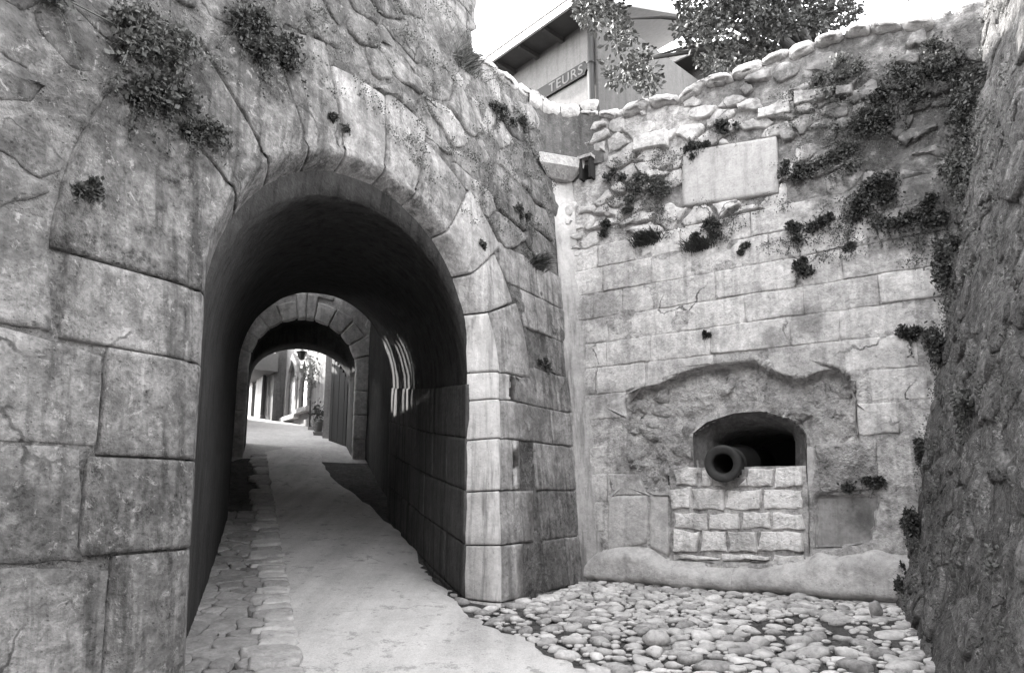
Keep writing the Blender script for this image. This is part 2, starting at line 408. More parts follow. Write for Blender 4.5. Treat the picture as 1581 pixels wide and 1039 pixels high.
M['iron'] = plain_mat('cannon_iron', .028, .6, .5, 22, .6, .35)
M['void'] = plain_mat('painted_interior_shade', .03, .95, .2, 6, .2, .1)  # near-black tone puts the shade inside openings into the colour
M['metal'] = plain_mat('dark_metal', .04, .5, .2, 20, .1, .4)
M['wood'] = plain_mat('dark_wood', .014, .75, .35, 9, .3, .2, .15, (6, 6, .6))
M['leaf'] = leaf_mat('leaf', .045, .2)
M['weed'] = leaf_mat('weed', .05, .2)
M['weed2'] = leaf_mat('dry_weed', .09, .2)
M['bark'] = plain_mat('bark', .08, .9, .4, 14, .6, .1)
M['plaster'] = stone_mat('house_plaster', .145, .15, .14, .16, .18, .0, .1, .05, 0, .3, .008)
M['eave'] = plain_mat('eave_wood', .10, .8, .25, 8, .2, .2)
M['fascia'] = plain_mat('fascia', .62, .7, .15, 8, .1, .2)
M['tile'] = plain_mat('roof_tile', .25, .8, .3, 9, .3, .2, .15)
M['sign'] = plain_mat('sign_board', .03, .7, .2, 12, .15, .2)
M['letter'] = plain_mat('sign_letter', .13, .6, .15, 20, .1, .2)
M['facade'] = stone_mat('street_facade', .2, .2, .2, .15, .3, .12, .15, .1, 0, .4, .012)
M['facade2'] = stone_mat('painted_shade_facade', .08, .3, .3, .2, .4, .3, .1, .1, .0, .5, .015)  # facade darkened: the shade on the left house is put into its colour
M['pot'] = plain_mat('flower_pot', .12, .8, .2, 12, .1, .2)
M['glass'] = plain_mat('window_glass', .03, .15, .1, 5, 0, .5)

# ------------------------------------------------------------------ ground
def ground_sheet(name, S, T, mat, dz=0.0, rough=.0):
    V = []
    for s in S:
        for t in T:
            p = st(s, t); V.append((p[0], p[1], hgt(p[0], p[1]) + dz + (rough * nz((p[0], p[1], 0), 2.2, 4) if rough else 0)))
    b = MB(); b.grid(V, len(S), len(T)); return b.build(name, mat, None, np.zeros(3))
Ss = np.concatenate([[-200, -80, -30, -12, -6, -3], np.arange(-1.5, 8, .12), [9, 12, 20, 40, 80, 200]])
Ts = np.concatenate([[-200, -80, -30, -12, -6, 0, 2], np.arange(3, 9.6, .12), np.arange(9.7, 38, .5), [45, 60, 90, 200]])
tag(ground_sheet('ground', Ss, Ts, M['dirt'], -.03, .02), kind='structure')
# road: strip between two traced edges, a little crowned, lying on the ground
Lk = [(475, 1120), (462, 1030), (447, 930), (436, 860), (426, 800), (416, 740), (407, 691)]
Rk = [(1010, 1085), (905, 1033), (850, 1008), (800, 985), (735, 955), (690, 915), (655, 878), (640, 850), (607, 812), (562, 772), (505, 730)]
def to_st(P): return np.array([P @ SA, P @ TA])
LkP = np.array([to_st(ghit(*q)) for q in Lk]); RkP = np.array([to_st(ghit(*q)) for q in Rk])
def left_edge(t): return float(np.interp(t, LkP[:, 1], LkP[:, 0]))
def right_edge(t): return float(np.interp(t, RkP[:, 1], RkP[:, 0]))
V = []; TT = np.concatenate([[-60, -20, -8, -2, 1, 3], np.arange(3.5, 9, .1), np.arange(9, 18.1, .3)]); NS = 18
for t in TT:
    a, b = left_edge(t), right_edge(t)
    if t < 3.6: b = max(b, right_edge(4.5) + .2)
    for j in range(NS):
        k = j / (NS - 1); s = a + (b - a) * k
        if j == NS - 1: s += .08 * nz((t * 1.9, 3, 1), 1, 4) + .07 * nz((t * 8, 3, 1), 1, 3)
        p = st(s, t); z = hgt(p[0], p[1]) + .012 + .03 * (1 - (2 * k - 1) ** 2) + .006 * nz((p[0], p[1], 4), 1.5, 3)
        if j == NS - 1: z -= .02
        V.append((p[0], p[1], z))
b = MB(); b.grid(V, len(TT), NS); tag(b.build('road', M['road'], None, np.zeros(3)), kind='structure')
# upper street beyond the inner gate
V = []; TT = np.concatenate([np.arange(16.6, 38, .6)]); SS = np.linspace(-16, 8, 40)
for t in TT:
    for s in SS:
        p = st(s, t); V.append((p[0], p[1], hgt(p[0], p[1]) + (-.025 if t < 17.0 else -.005 if t < 17.6 else .03) + .02 * nz((p[0], p[1], 0), .8, 3)))
b = MB(); b.grid(V, len(TT), 40); tag(b.build('upper_street', M['street'], None, np.zeros(3)), kind='structure')

# ------------------------------------------------------------------ masked wall surface with real thickness
def masked(name, W, bounds, step, keepf, wf, mat, thick=.8, parent=None, nothick=None):
    u0, u1, v0, v1 = bounds; nu = int((u1 - u0) / step) + 1; nv = int((v1 - v0) / step) + 1
    ok = np.zeros((nu, nv), bool)
    for i in range(nu):
        for j in range(nv): ok[i, j] = keepf(u0 + (i + .5) * step, v0 + (j + .5) * step)
    idx = {}; V = []; Fc = []
    def vid(i, j, back=False):
        k = (i, j, back)
        if k not in idx:
            u, v = u0 + i * step, v0 + j * step; idx[k] = len(V)
            V.append(W.S(u, v, wf(u, v)) if not back else W.S(u, v, 0) - W.n * thick)
        return idx[k]
    flip = (np.cross(W.d, W.up) @ W.N) < 0
    for i in range(nu):
        for j in range(nv):
            if not ok[i, j]: continue
            q = [vid(i, j), vid(i + 1, j), vid(i + 1, j + 1), vid(i, j + 1)]; Fc.append(q[::-1] if flip else q)
            if thick:
                for (di, dj, a, b2) in ((-1, 0, (i, j + 1), (i, j)), (1, 0, (i + 1, j), (i + 1, j + 1)), (0, -1, (i, j), (i + 1, j)), (0, 1, (i + 1, j + 1), (i, j + 1))):
                    ii, jj = i + di, j + dj
                    if 0 <= ii < nu and 0 <= jj < nv and ok[ii, jj]: continue
                    if nothick and nothick(u0 + (i + .5) * step, v0 + (j + .5) * step): continue
                    Fc.append((vid(*a), vid(*b2), vid(*b2, True), vid(*a, True)))
    return mesh_obj(name, V, Fc, mat, parent)
def line_fn(pts):
    pts = sorted([tuple(p) for p in pts]); x = [p[0] for p in pts]; y = [p[1] for p in pts]
    return lambda u: float(np.interp(u, x, y))

# ------------------------------------------------------------------ GATE WALL with the great arch
gate = thing('gate_wall', 'tall weathered stone gate wall pierced by the large round arch', 'wall', (PC[0], PC[1], 0))
rg = random.Random(7)
ulb, ulv = GW.uv(289, 1020)[0], GW.uv(317, 430)[0]; urb, urv = GW.uv(771, 935)[0], GW.uv(767, 555)[0]
V0 = 2.45; VCR = 4.14; VB = -.8
UC = (ulv + urv) / 2; AA = (urv - ulv) / 2
def F2(k):
    if k <= 1: v = VB + (V0 - VB) * k; return np.array([ulb + (ulv - ulb) * v / V0, v]), np.array([-1., 0])
    if k >= 2: v = V0 - (V0 - VB) * (k - 2); return np.array([urb + (urv - urb) * v / V0, v]), np.array([1., 0])
    ph = math.pi * (2 - k); c, s_ = math.cos(ph), math.sin(ph)
    e = 1.0
    p = np.array([UC + AA * math.copysign(abs(c) ** e, c), V0 + (VCR - V0) * abs(s_) ** e])
    return p, unit(np.array([c / AA, s_ / (VCR - V0)]))
def F3(k, r=0.0, w=0.0):
    p, n = F2(k); q = p + n * r; return GW.S(q[0], q[1], w)
SL, SR = -.50, 2.06
def R3(k, t=None, vault=False):
    RZ0, RZC = (2.30, 3.82) if vault else (2.42, 4.03)
    if k <= 1: s = SL; z = VB + (RZ0 - VB) * k
    elif k >= 2: s = SR; z = RZ0 - (RZ0 - VB) * (k - 2)
    else:
        ph = math.pi * (2 - k); s = (SL + SR) / 2 + (SR - SL) / 2 * math.copysign(abs(math.cos(ph)) ** .97, math.cos(ph)); z = RZ0 + (RZC - RZ0) * abs(math.sin(ph)) ** .97
    t0 = 5.35 + (s - SL) / (SR - SL) * 1.80
    if t is None: return st(s, t0, z)
    RZ0 = RZ0
    return st(s, t, z + np.interp(t, ZR_T, ZR_Z) - np.interp(t0, ZR_T, ZR_Z))
kj = lambda v: (v - VB) / (V0 - VB)
pieces = []                                    # (k0, k1, width on the wall face)
def wpx(x, y, v): return (ulb + (ulv - ulb) * v / V0) - GW.uv(x, y)[0]
for (a, b2, wd) in ((VB, .78, wpx(163, 940, .3)), (.78, 1.32, wpx(128, 770, 1.05)), (1.32, 1.95, wpx(157, 620, 1.6)), (1.95, 2.45, wpx(95, 480, 2.2))):
    pieces.append((kj(a), kj(b2), wd))
cuts = [1.0, 1.165, 1.25, 1.34, 1.42, 1.51, 1.59, 1.69, 1.79, 1.875, 2.0]
wds = [.95, 1.05, .92, 1.0, .80, .88, .70, .78, .62, .70]
for i in range(10): pieces.append((cuts[i], cuts[i + 1], wds[i]))
rj = [2.45, 2.14, 1.70, 1.14, .58, .02, VB]; rw = [.34, .62, .40, .70, .44, .6]
for i in range(6): pieces.append((2 + 1 - kj(rj[i]), 2 + 1 - kj(rj[i + 1]), rw[i]))
SKB = [0, 0, 0, 0, .25, .5, .8, 1, 1, 1, 1, 1]
def piece(k0, k1, wd, idx):
    name = 'quoin' if (k1 <= 1.001 or k0 >= 1.999) else 'voussoir'
    g = .0022 / (1.2 if name == 'voussoir' else 1); nk = 9; pr = rg.uniform(.018, .034)
    ks = k0 + g + (k1 - k0 - 2 * g) * np.array([0, .04, .12, .3, .5, .7, .88, .96, 1]); rows = []
    prof = [(0, wd), (0, wd * .985), (0, wd * .62), (0, .26), (0, .15), (0, .07), (1, .07), (1, .2), (1, .38), (1, .6), (1, .86), (1, 1.0)]
    sd = rg.uniform(0, 50)
    for i, k in enumerate(ks):
        p, n = F2(k); nw = GW.d * n[0] + GW.up * n[1]; col = []
        edge = i in (0, nk - 1)
        for j, (ty, v) in enumerate(prof):
            if ty == 0:
                r = v - (.0 if j > 0 else .0); w = pr + .010 * nz((p[0] * 3 + r, p[1] * 3, sd), 1, 3)
                if j == 0: w = -.05
                if j == 4: w -= .012
                if j == 5: w -= .045
                if edge: w -= .005
                col.append(F3(k, r, w))
            else:
                a, c = F3(k, 0, pr - .01), R3(k); q = a + (c - a) * v
                q = q + nw * ((.004 if edge else 0) + .010 * nz((q[0] * 2, q[1] * 2, q[2] * 2 + sd), 1, 3))
                if j == 6: q = q + nw * .035
                if j == 7: q = q + nw * .008
                col.append(q)
        rows.append((col, nw))
    m = len(prof); V = []; Fc = []
    def skirt(col, nw): return [q - GW.N * .07 * (1 - SKB[j]) + nw * .07 * SKB[j] for j, q in enumerate(col)]
    allr = [skirt(*rows[0])] + [c for c, _ in rows] + [skirt(*rows[-1])]
    b = MB(); b.grid([q for c in allr for q in c], len(allr), m)
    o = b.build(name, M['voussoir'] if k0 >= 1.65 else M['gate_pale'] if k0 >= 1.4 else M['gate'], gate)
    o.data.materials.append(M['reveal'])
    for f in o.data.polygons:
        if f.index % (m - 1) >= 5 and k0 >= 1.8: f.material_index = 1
    return o
for i, (a, b2, wd) in enumerate(pieces): piece(a, b2, wd, i)
ring_keep = [np.array([ulb, VB - 1])]
for (a, b2, wd) in pieces:
    for k in np.linspace(a, b2, 4):
        p, n = F2(k); ring_keep.append(p + n * (wd + .014))
ring_keep += [np.array([ring_keep[-1][0], VB - 1])]
ring_keep[0] = np.array([ring_keep[1][0], VB - 1])
arch_hole = [F2(k)[0] + F2(k)[1] * .1 for k in np.linspace(0, 3, 70)]; arch_hole = [np.array([arch_hole[0][0], VB - 2])] + arch_hole + [np.array([arch_hole[-1][0], VB - 2])]
# backing behind the ring, then the vault itself
KS = np.concatenate([np.linspace(0, 1, 8), np.linspace(1.04, 1.96, 30), np.linspace(2, 3, 8)])
rows = []
for k in KS:
    p, n = F2(k); nw = GW.d * n[0] + GW.up * n[1]; a = F3(k, .16, -.03); a1 = F3(k, .05, -.05); c = R3(k) + nw * .035
    rows.append([a, a1, a1 * .5 + c * .5, c])
b = MB(); b.grid([q for c in rows for q in c], len(KS), 4); b.build('arch_backing', M['gate_core'], gate)
tts = [None] + list(np.arange(7.6, 12.01, .4)); rows = []
for k in KS:
    p_, n_ = F2(k); nw_ = GW.d * n_[0] + GW.up * n_[1]
    col = [R3(k) + nw_ * .04 - TA * .03, R3(k, None, True) + TA * .01]
    t0 = R3(k, None, True) @ TA
    for f_ in np.linspace(.06, 1, 14):
        q = R3(k, t0 + (12.0 - t0) * f_, True); q = q + np.array([0, 0, .02 * nz(q, 1.7, 3)]) + SA * .015 * nz(q + 7, 1.7, 3); col.append(q)
    rows.append(col)
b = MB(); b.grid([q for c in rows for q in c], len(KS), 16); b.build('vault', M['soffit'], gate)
# face of the wall
us = GW.uv(725, 40)[0]
gtop = line_fn([(us + .12, GW.uv(737, 88)[1]), tuple(GW.uv(770, 108)), tuple(GW.uv(812, 138)), tuple(GW.uv(842, 152)), (4.5, GW.uv(842, 152)[1])])
def g_in(u, v):
    if v > (min(8.6, max(5.0, 5.0 + (u + 4.8) * 4.5)) if u < us + .05 * nz((v * 3, 0, 0), 1, 3) else gtop(u) + .05 * nz((u * 4, 1, 0), 1, 3)): return False
    return not inside((u, v), arch_hole)
corner_u = lambda v: 2.05 + .05 * v
def g_w(u, v):
    k = float(sstep(2.2, 3.2, v))
    if v < 5.6 and inside((u, v), ring_keep): return -.03
    return .002 + (.013 + .037 * k) * nz((u * 1.3, v * 1.3, 3), 1, 5) + .012 * k * nz((u * 7, v * 7, 9), 1, 3)
masked('wall_core', GW, (-6.4, 3.2, -1.2, 8.6), .06, g_in, g_w, M['gate_core'], 1.6, gate, lambda u, v: inside((u, v), [p * 1 for p in ring_keep]))
b = MB(); tw = us - .02; b.box(GW.S((tw - 3.6) / 2, 10.75, -.8), GW.d * (tw + 3.6) / 2, GW.n * .8, GW.up * 2.2); b.build('tower_head', M['gate_core'], gate, None, False)  # unseen tower top, raised high to keep sun off the right wall
b = MB(); b.box(GW.S(-9.7, 1.9, -.6), GW.d * 3.3, GW.n * .6, np.array([0, 0, 3.1])); b.build('rampart', M['gate_core'], gate, None, False)  # unseen run of wall, added to cut low sky light in the passage
# left courses: long blocks beside the jamb, traced from their joints
def gpoly(px): return GW.poly(px)
left_blocks = [
    [(-420, 400), (-160, 455), (0, 503), (154, 536), (154, 688), (120, 689), (0, 681), (-420, 660)],
    [(-420, 662), (0, 683), (122, 691), (129, 868), (0, 873), (-420, 868)],
    [(-420, 870), (0, 875), (162, 870), (166, 1180), (-420, 1180)],
    [(-260, 240), (-60, 300), (74, 330), (78, 515), (0, 501), (-260, 420)],
]
for q in left_blocks:
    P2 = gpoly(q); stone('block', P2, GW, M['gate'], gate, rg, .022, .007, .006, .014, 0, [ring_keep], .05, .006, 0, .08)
# courses between the arch and the corner
rows_v = [-.3, .02, .58, 1.14, 1.70, 2.14, 2.62, 3.10, 3.58, 4.06]
for i in range(len(rows_v) - 1):
    a, b2 = rows_v[i], rows_v[i + 1]; u = urb - .2 + rg.uniform(0, .3); end = corner_u((a + b2) / 2) - .03
    while u < end - .1:
        L = rg.uniform(.5, .95)
        if end - (u + L) < .3: L = end - u
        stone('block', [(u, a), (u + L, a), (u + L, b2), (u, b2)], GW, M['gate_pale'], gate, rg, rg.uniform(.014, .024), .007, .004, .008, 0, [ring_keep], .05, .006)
        u += L
# rubble above: stones of uneven size set in dark joints
sd = relax_seeds(rg, (-5.6, 3.0, 2.2, 8.4), 330, 1.45, 1)
n = 0
for c in voronoi(sd, (-5.6, 3.0, 2.2, 8.4), 1.45):
    A, ct = area_c(c)
    u, v = ct
    if u > corner_u(v) - .12 or v > (10 if u < us else gtop(u) - .1): continue
    if u > -.2 and v < 4.05: continue
    if u < -3.3 and inside((u, v), gpoly(left_blocks[3])): continue
    if not seen(GW.S(u, v), 60): continue
    px = proj(GW.S(u, v))
    if rg.random() < .12: continue
    if n >= 290: break
    n += 1
    near = u < -2.2
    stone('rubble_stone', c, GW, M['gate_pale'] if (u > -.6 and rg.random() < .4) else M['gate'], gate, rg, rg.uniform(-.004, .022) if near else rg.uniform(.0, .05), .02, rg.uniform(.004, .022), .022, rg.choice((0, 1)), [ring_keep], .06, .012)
# tall end of the wall head (its flank shows against the sky)
# right side of the passage in courses
rt = random.Random(11)
rows_z = [-.4, .02, .58, 1.14, 1.70, 2.30]
for i in range(len(rows_z) - 1):
    t = 7.14
    while t < 11.9:
        L = rt.uniform(.7, 1.2)
        if 12.0 - (t + L) < .4: L = 12.0 - t
        dzf = lambda tt: float(np.interp(tt, ZR_T, ZR_Z)) - .045
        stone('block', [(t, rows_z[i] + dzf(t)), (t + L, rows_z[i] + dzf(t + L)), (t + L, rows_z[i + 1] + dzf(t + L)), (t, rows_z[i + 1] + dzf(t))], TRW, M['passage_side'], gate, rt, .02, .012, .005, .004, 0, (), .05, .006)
        t += L

# ------------------------------------------------------------------ chamber behind the vault (open slot in its roof) and the inner gate
TG = 17.0; CSL, CSR = -.80, 2.32
cham = thing('passage_wall', 'dark stone walls of the passage between the large arch and the inner arch', 'wall', st(1, 14.5, 1.2))
def panel(name, quad, mat, parent, nu=14, nv=14, amp=.03):
    q = [np.asarray(x, float) for x in quad]; V = []; nn = unit(np.cross(q[1] - q[0], q[3] - q[0]))
    for i in range(nu):
        for j in range(nv):
            a, c = i / (nu - 1), j / (nv - 1); p = q[0] * (1 - a) * (1 - c) + q[1] * a * (1 - c) + q[2] * a * c + q[3] * (1 - a) * c
            V.append(p + nn * amp * nz(p, 1.4, 4))
    b = MB(); b.grid(V, nu, nv); return b.build(name, mat, parent)
for t0, t1, z0, z1 in ((11.9, TG + .4, .2, 4.45), (11.9, 14.2, 4.45, 6.6), (14.95, 15.5, 4.45, 6.6), (16.0, TG + .4, 4.45, 6.6), (14.2, 14.95, 5.45, 6.6), (15.5, 16.0, 5.7, 6.6)):  # gaps added in this wall to throw sun slivers across the passage
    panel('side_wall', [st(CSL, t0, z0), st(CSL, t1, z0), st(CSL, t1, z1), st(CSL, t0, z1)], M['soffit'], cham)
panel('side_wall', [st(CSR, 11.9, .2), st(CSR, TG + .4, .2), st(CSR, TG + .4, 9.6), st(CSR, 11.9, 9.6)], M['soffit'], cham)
rows = []
for k in KS:
    a = R3(k, 11.98, True); s_, z_ = a @ SA, a[2]
    if k <= 1: o = st(CSL - .1, 11.98, z_)
    elif k >= 2: o = st(CSR + .1, 11.98, z_)
    else:
        ph = math.pi * (2 - k); o = st(np.clip(1.0 + 4.2 * math.cos(ph), CSL - .1, CSR + .1), 11.98, min(9.2, 3.3 + 12 * math.sin(ph)))
    rows.append([a + (o - a) * f_ for f_ in (0, .25, .6, 1)])
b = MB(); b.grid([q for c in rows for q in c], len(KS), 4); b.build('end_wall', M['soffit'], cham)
for (a, c, s0, s1) in ((11.6, 16.3, -.83, 2.38), (16.3, 16.95, -.83, -.15), (16.3, 16.95, 1.75, 2.38), (16.95, 17.4, -.83, 2.38)):
    b = MB(); b.box(st((s0 + s1) / 2, (a + c) / 2, 6.6), SA * (s1 - s0) / 2, TA * (c - a) / 2, np.array([0, 0, .15])); b.build('roof_slab', M['soffit'], cham, None, False)
for t_ in (14.30, 14.50, 14.78, 15.74):  # added bars, splitting the sun into slivers on the passage wall
    b = MB(); b.box(st(CSL, t_, 5.0), SA * .03, TA * rg.uniform(.03, .05), np.array([.0, .0, .7]) + TA * rg.uniform(-.09, .09)); b.build('sliver_bar', M['wood'], cham, None, False)

ig = thing('inner_gate', 'smaller pointed stone arch at the far end of the dark passage', 'arch', st(.8, TG, 2.0))
class Flat:
    def __init__(s, O, d, N): s.O = np.asarray(O, float); s.d = d; s.up = np.array([0, 0, 1.]); s.N = N; s.n = N
    def S(s, u, v, w=0.0): return s.O + u * s.d + v * s.up + w * s.N
    def uv(s, x, y):
        r = ray(x, y); p = CC + r * (((s.O - CC) @ s.N) / (r @ s.N)) - s.O; return np.array([p @ s.d, p[2]])
    def hit(s, x, y): u, v = s.uv(x, y); return s.S(u, v)
IG = Flat(st(0, TG), SA, -TA)
ri = random.Random(5)
def igc(k):           # pointed opening, k in 0..3, and the outward direction
    a, c = -.46, 2.00; zb, zs, zc = 1.2, 4.0, 5.30; m = (a + c) / 2
    if k <= 1: return np.array([a, zb + (zs - zb) * k]), np.array([-1., 0])
    if k >= 2: return np.array([c, zs - (zs - zb) * (k - 2)]), np.array([1., 0])
    f_ = k - 1; sg = -1 if f_ < .5 else 1; q = abs(f_ - .5) * 2          # q: 1 at springing, 0 at the point
    ang = q * math.pi / 2; x = (c - a) / 2 * math.sin(ang) ** .95; z = zs + (zc - zs - .06) * math.cos(ang) ** .95 + .06 * (1 - q)
    return np.array([m + sg * x, z]), unit(np.array([sg * math.sin(ang), math.cos(ang) + .02]))
NV = 11
for i in range(NV):
    k0, k1 = 1 + i / NV, 1 + (i + 1) / NV
    if i == NV // 2:
        pieces2 = [(k0, 1.5), (1.5, k1)]
    else: pieces2 = [(k0, k1)]
    for (a, c) in pieces2:
        wd = .52 + ri.uniform(-.06, .1) + (.1 if i == NV // 2 else 0)
        P2 = [igc(a + .001)[0], igc((a + c) / 2)[0], igc(c - .001)[0]] + [igc(c - .001)[0] + igc(c - .001)[1] * wd, igc((a + c) / 2)[0] + igc((a + c) / 2)[1] * wd, igc(a + .001)[0] + igc(a + .001)[1] * wd]
        stone('voussoir', P2, IG, M['inner'], ig, ri, .05, .015, .006, .004, 0, (), .1, .004)
for side in (0, 1):
    for j in range(5):
        z0 = 1.2 + j * .6; x = -.46 if side == 0 else 2.0; wd = .34
        q = [(x - wd, z0), (x, z0), (x, z0 + .6), (x - wd, z0 + .6)] if side == 0 else [(x, z0), (x + wd, z0), (x + wd, z0 + .6), (x, z0 + .6)]
        stone('jamb_stone', [np.array(a) for a in q], IG, M['inner'], ig, ri, .04, .015, .006, .005, 0, (), .08, .004)
hole2 = [igc(k)[0] + igc(k)[1] * .04 for k in np.linspace(0, 3, 50)]
masked('wall_core', IG, (-.9, 2.45, .9, 6.7), .07, lambda u, v: not inside((u, v), hole2), lambda u, v: .02 * nz((u * 2, v * 2, 8), 1, 4), M['inner'], 0, ig)
ring2 = [np.array([-.9, 1])] + [igc(k)[0] + igc(k)[1] * .62 for k in np.linspace(1, 2, 24)] + [np.array([2.8, 1])]
for c in voronoi(relax_seeds(ri, (-1, 3, 4.2, 7.7), 60, 1.5, 1), (-1, 3, 4.2, 7.7), 1.5):
    stone('rubble_stone', c, IG, M['inner'], ig, ri, ri.uniform(.01, .04), .02, .012, .015, 1, [ring2], .05, .01)
rows = []
for k in np.linspace(0, 3, 60):
    a, nr = igc(k); zc2 = a[1] if a[1] < 4.0 else 4.0 + (a[1] - 4.0) * .66; e = np.array([a[0] if a[1] < 4.0 else .8 + (a[0] - .8) * .985, zc2])
    rows.append([st(a[0] + nr[0] * .03, TG, a[1] + nr[1] * .03), st(a[0], TG + .55, a[1]), st(e[0], TG + .6, e[1]), st(e[0], TG + 1.5, e[1])])
b = MB(); b.grid([q for c in rows for q in c], 60, 4); b.build('reveal', M['soffit'], ig)
b = MB(); b.box(st(-2.17, TG + .75, 2.7), SA * 1.7, TA * .72, np.array([0, 0, 2.4])); b.box(st(3.72, TG + .75, 4.5), SA * 1.7, TA * .72, np.array([0, 0, 4.2])); b.box(st(.8, TG + .75, 6.2), SA * 1.35, TA * .72, np.array([0, 0, .88]))
b.build('rear_masonry', M['soffit'], ig, None, False)
# open door leaf of dark planks on the right
dr = thing('gate_door', 'dark plank door leaf folded open inside the inner arch on the right', 'door', st(2.05, 18.5, 2.2))
h0, h1 = st(2.02, 18.35), st(1.66, 19.25); dd = unit(h1 - h0); dn = np.array([dd[1], -dd[0], 0])
for i in range(6):
    a = h0 + dd * (.03 + i * .16); z1 = 4.2 + .12 * i; z0 = hgt(a[0], a[1]) + .03
    b = MB(); b.box(a + dd * .077 + np.array([0, 0, (z0 + z1) / 2]), dd * .076, dn * (.03 + .004 * (i % 2)), np.array([0, 0, (z1 - z0) / 2])); b.build('plank', M['wood'], dr, None, False)
for z in (2.7, 3.6, 4.3):
    b = MB(); b.box(h0 + dd * .48 + dn * .045 + np.array([0, 0, z]), dd * .46, dn * .012, np.array([0, 0, .05])); b.build('iron_strap', M['metal'], dr, None, False)

# ------------------------------------------------------------------ CANNON WALL
cw = thing('cannon_wall', 'pale weathered ashlar wall with a cannon embrasure beside the gate', 'wall', (K2[0] * .5 + KC[0] * .5, K2[1] * .5 + KC[1] * .5, 0))
rc = random.Random(21)
cp = lambda px: [CW.uv(*q) for q in px]
breach = cp([(968, 603), (1020, 592), (1060, 572), (1110, 561), (1163, 557), (1185, 570), (1235, 587), (1262, 574), (1290, 568), (1312, 583), (1322, 612), (1324, 650), (1330, 690), (1300, 690), (1258, 690), (1250, 760), (1250, 868), (1034, 868), (1034, 765), (1000, 765), (968, 690)])
embo = cp([(1070, 760), (1066, 668), (1088, 650), (1130, 636), (1175, 633), (1220, 646), (1240, 664), (1243, 760)])
embi = cp([(1085, 760), (1086, 674), (1102, 661), (1130, 652), (1165, 647), (1195, 653), (1208, 661), (1213, 672), (1213, 760)])
niche = cp([(1257, 765), (1360, 761), (1346, 838), (1300, 846), (1257, 846)])
plaque = cp([(1054, 236), (1200, 212), (1204, 300), (1054, 322)])
parap = cp([(1032, 718), (1246, 718), (1247, 870), (1032, 870)])
slot = cp([(900, 250), (916, 248), (917, 276), (901, 279)])
plA = cp([(926, 902), (932, 850), (960, 838), (1000, 846), (1034, 862), (1080, 868), (1135, 880), (1135, 908), (1050, 900)])
plB = cp([(1135, 908), (1135, 880), (1200, 873), (1240, 868), (1262, 850), (1300, 856), (1348, 846), (1372, 858), (1380, 935), (1250, 925)])
smo = cp([(938, 764), (1032, 764), (1032, 858), (938, 850)])
upst = cp([(1258, 688), (1310, 683), (1356, 684), (1360, 756), (1266, 763)])
ctop = line_fn(cp([(860, 165), (900, 174), (960, 170), (1000, 152), (1045, 150), (1085, 122), (1130, 112), (1200, 84), (1250, 66), (1320, 42), (1370, 36), (1440, 30)]) + [(-6.5, 6.6)])
def depth_in(p, poly):
    if not inside(p, poly): return 0.0
    return float(np.linalg.norm(nearest(p, poly) - np.asarray(p)))
def c_w(u, v):
    w = .009 + .012 * nz((u * 2.2, v * 2.2, 13), 1, 5)
    up_ = float(sstep(4.0, 5.2, v)); w += up_ * (.03 * nz((u * 2.6, v * 3.2, 3), 1, 4) - .03)
    d = depth_in((u, v), breach)
    if d > 0: w -= .17 * float(sstep(0, .05, d)) - .07 * nz((u * 3, v * 3, 5), 1, 4)
    d = depth_in((u, v), niche)
    if d > 0: w -= .09 * float(sstep(0, .03, d))
    return w
def c_in(u, v):
    if v > ctop(u) + .04 * nz((u * 4, 0, 2), 1, 3): return False
    return not (inside((u, v), embo) or inside((u, v), slot))
masked('wall_core', CW, (-6.3, 1.0, -.6, 7.6), .045, c_in, c_w, M['cannon_core'], .9, cw, lambda u, v: v < 5 or inside((u, v), [np.array(q) for q in cp([(885, 235), (930, 235), (930, 292), (885, 292)])]))
# rough surface of the broken recess round the embrasure
V = []; Fc = []
masked('broken_recess', CW, (min(p[0] for p in breach), max(p[0] for p in breach), min(p[1] for p in breach), max(p[1] for p in breach)), .03,
       lambda u, v: depth_in((u, v), breach) > .015 and not inside((u, v), embo), lambda u, v: c_w(u, v) + .012 + .035 * nz((u * 7, v * 7, 2), 1, 5), M['breach'], 0, cw)
emb_keep = [np.mean(embo, 0) + (np.array(p) - np.mean(embo, 0)) * 1.06 for p in embo]
bu0, bu1, bv0, bv1 = min(p[0] for p in breach), max(p[0] for p in breach), CW.uv(1000, 765)[1], max(p[1] for p in breach)
for c in voronoi(relax_seeds(rc, (bu0, bu1, bv0, bv1), 75, 1.3, 1), (bu0, bu1, bv0, bv1), 1.3):
    A, ct = area_c(c)
    if depth_in(ct, breach) < .06 or inside(ct, emb_keep) or inside(ct, parap) or rc.random() < .25: continue
    stone('rubble_stone', c, CW, M['breach'], cw, rc, rc.uniform(.0, .05), .02, rc.uniform(.006, .03), .03, rc.choice((0, 1)), [emb_keep, parap], .06, .02, 0, None, c_w)
# embrasure: splayed throat and chamber, their shade painted in
def ringpts(P, n=40):
    P = np.asarray(P); L = np.concatenate([[0], np.cumsum(np.linalg.norm(np.diff(P, axis=0), axis=1))]); x = np.linspace(0, L[-1], n)
    return [np.array([np.interp(q, L, P[:, 0]), np.interp(q, L, P[:, 1])]) for q in x]
ro, rI = ringpts(embo), ringpts(embi)
rows = []
for a, c in zip(ro, rI):
    rows.append([CW.S(*(a * 1.0), -.08), CW.S(*a, -.20), CW.S(*(a * .5 + c * .5), -.34), CW.S(*c, -.50), CW.S(*c, -.62), CW.S(*(c + np.array([0, .0])), -2.2)])
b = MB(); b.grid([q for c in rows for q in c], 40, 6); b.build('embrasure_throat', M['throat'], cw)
b = MB(); cen = np.mean(embi, 0); b.box(CW.S(cen[0], cen[1], -2.2), CW.d * 1.0, CW.n * .05, np.array([0, 0, .9])); b.build('embrasure_back', M['void'], cw, None, False)
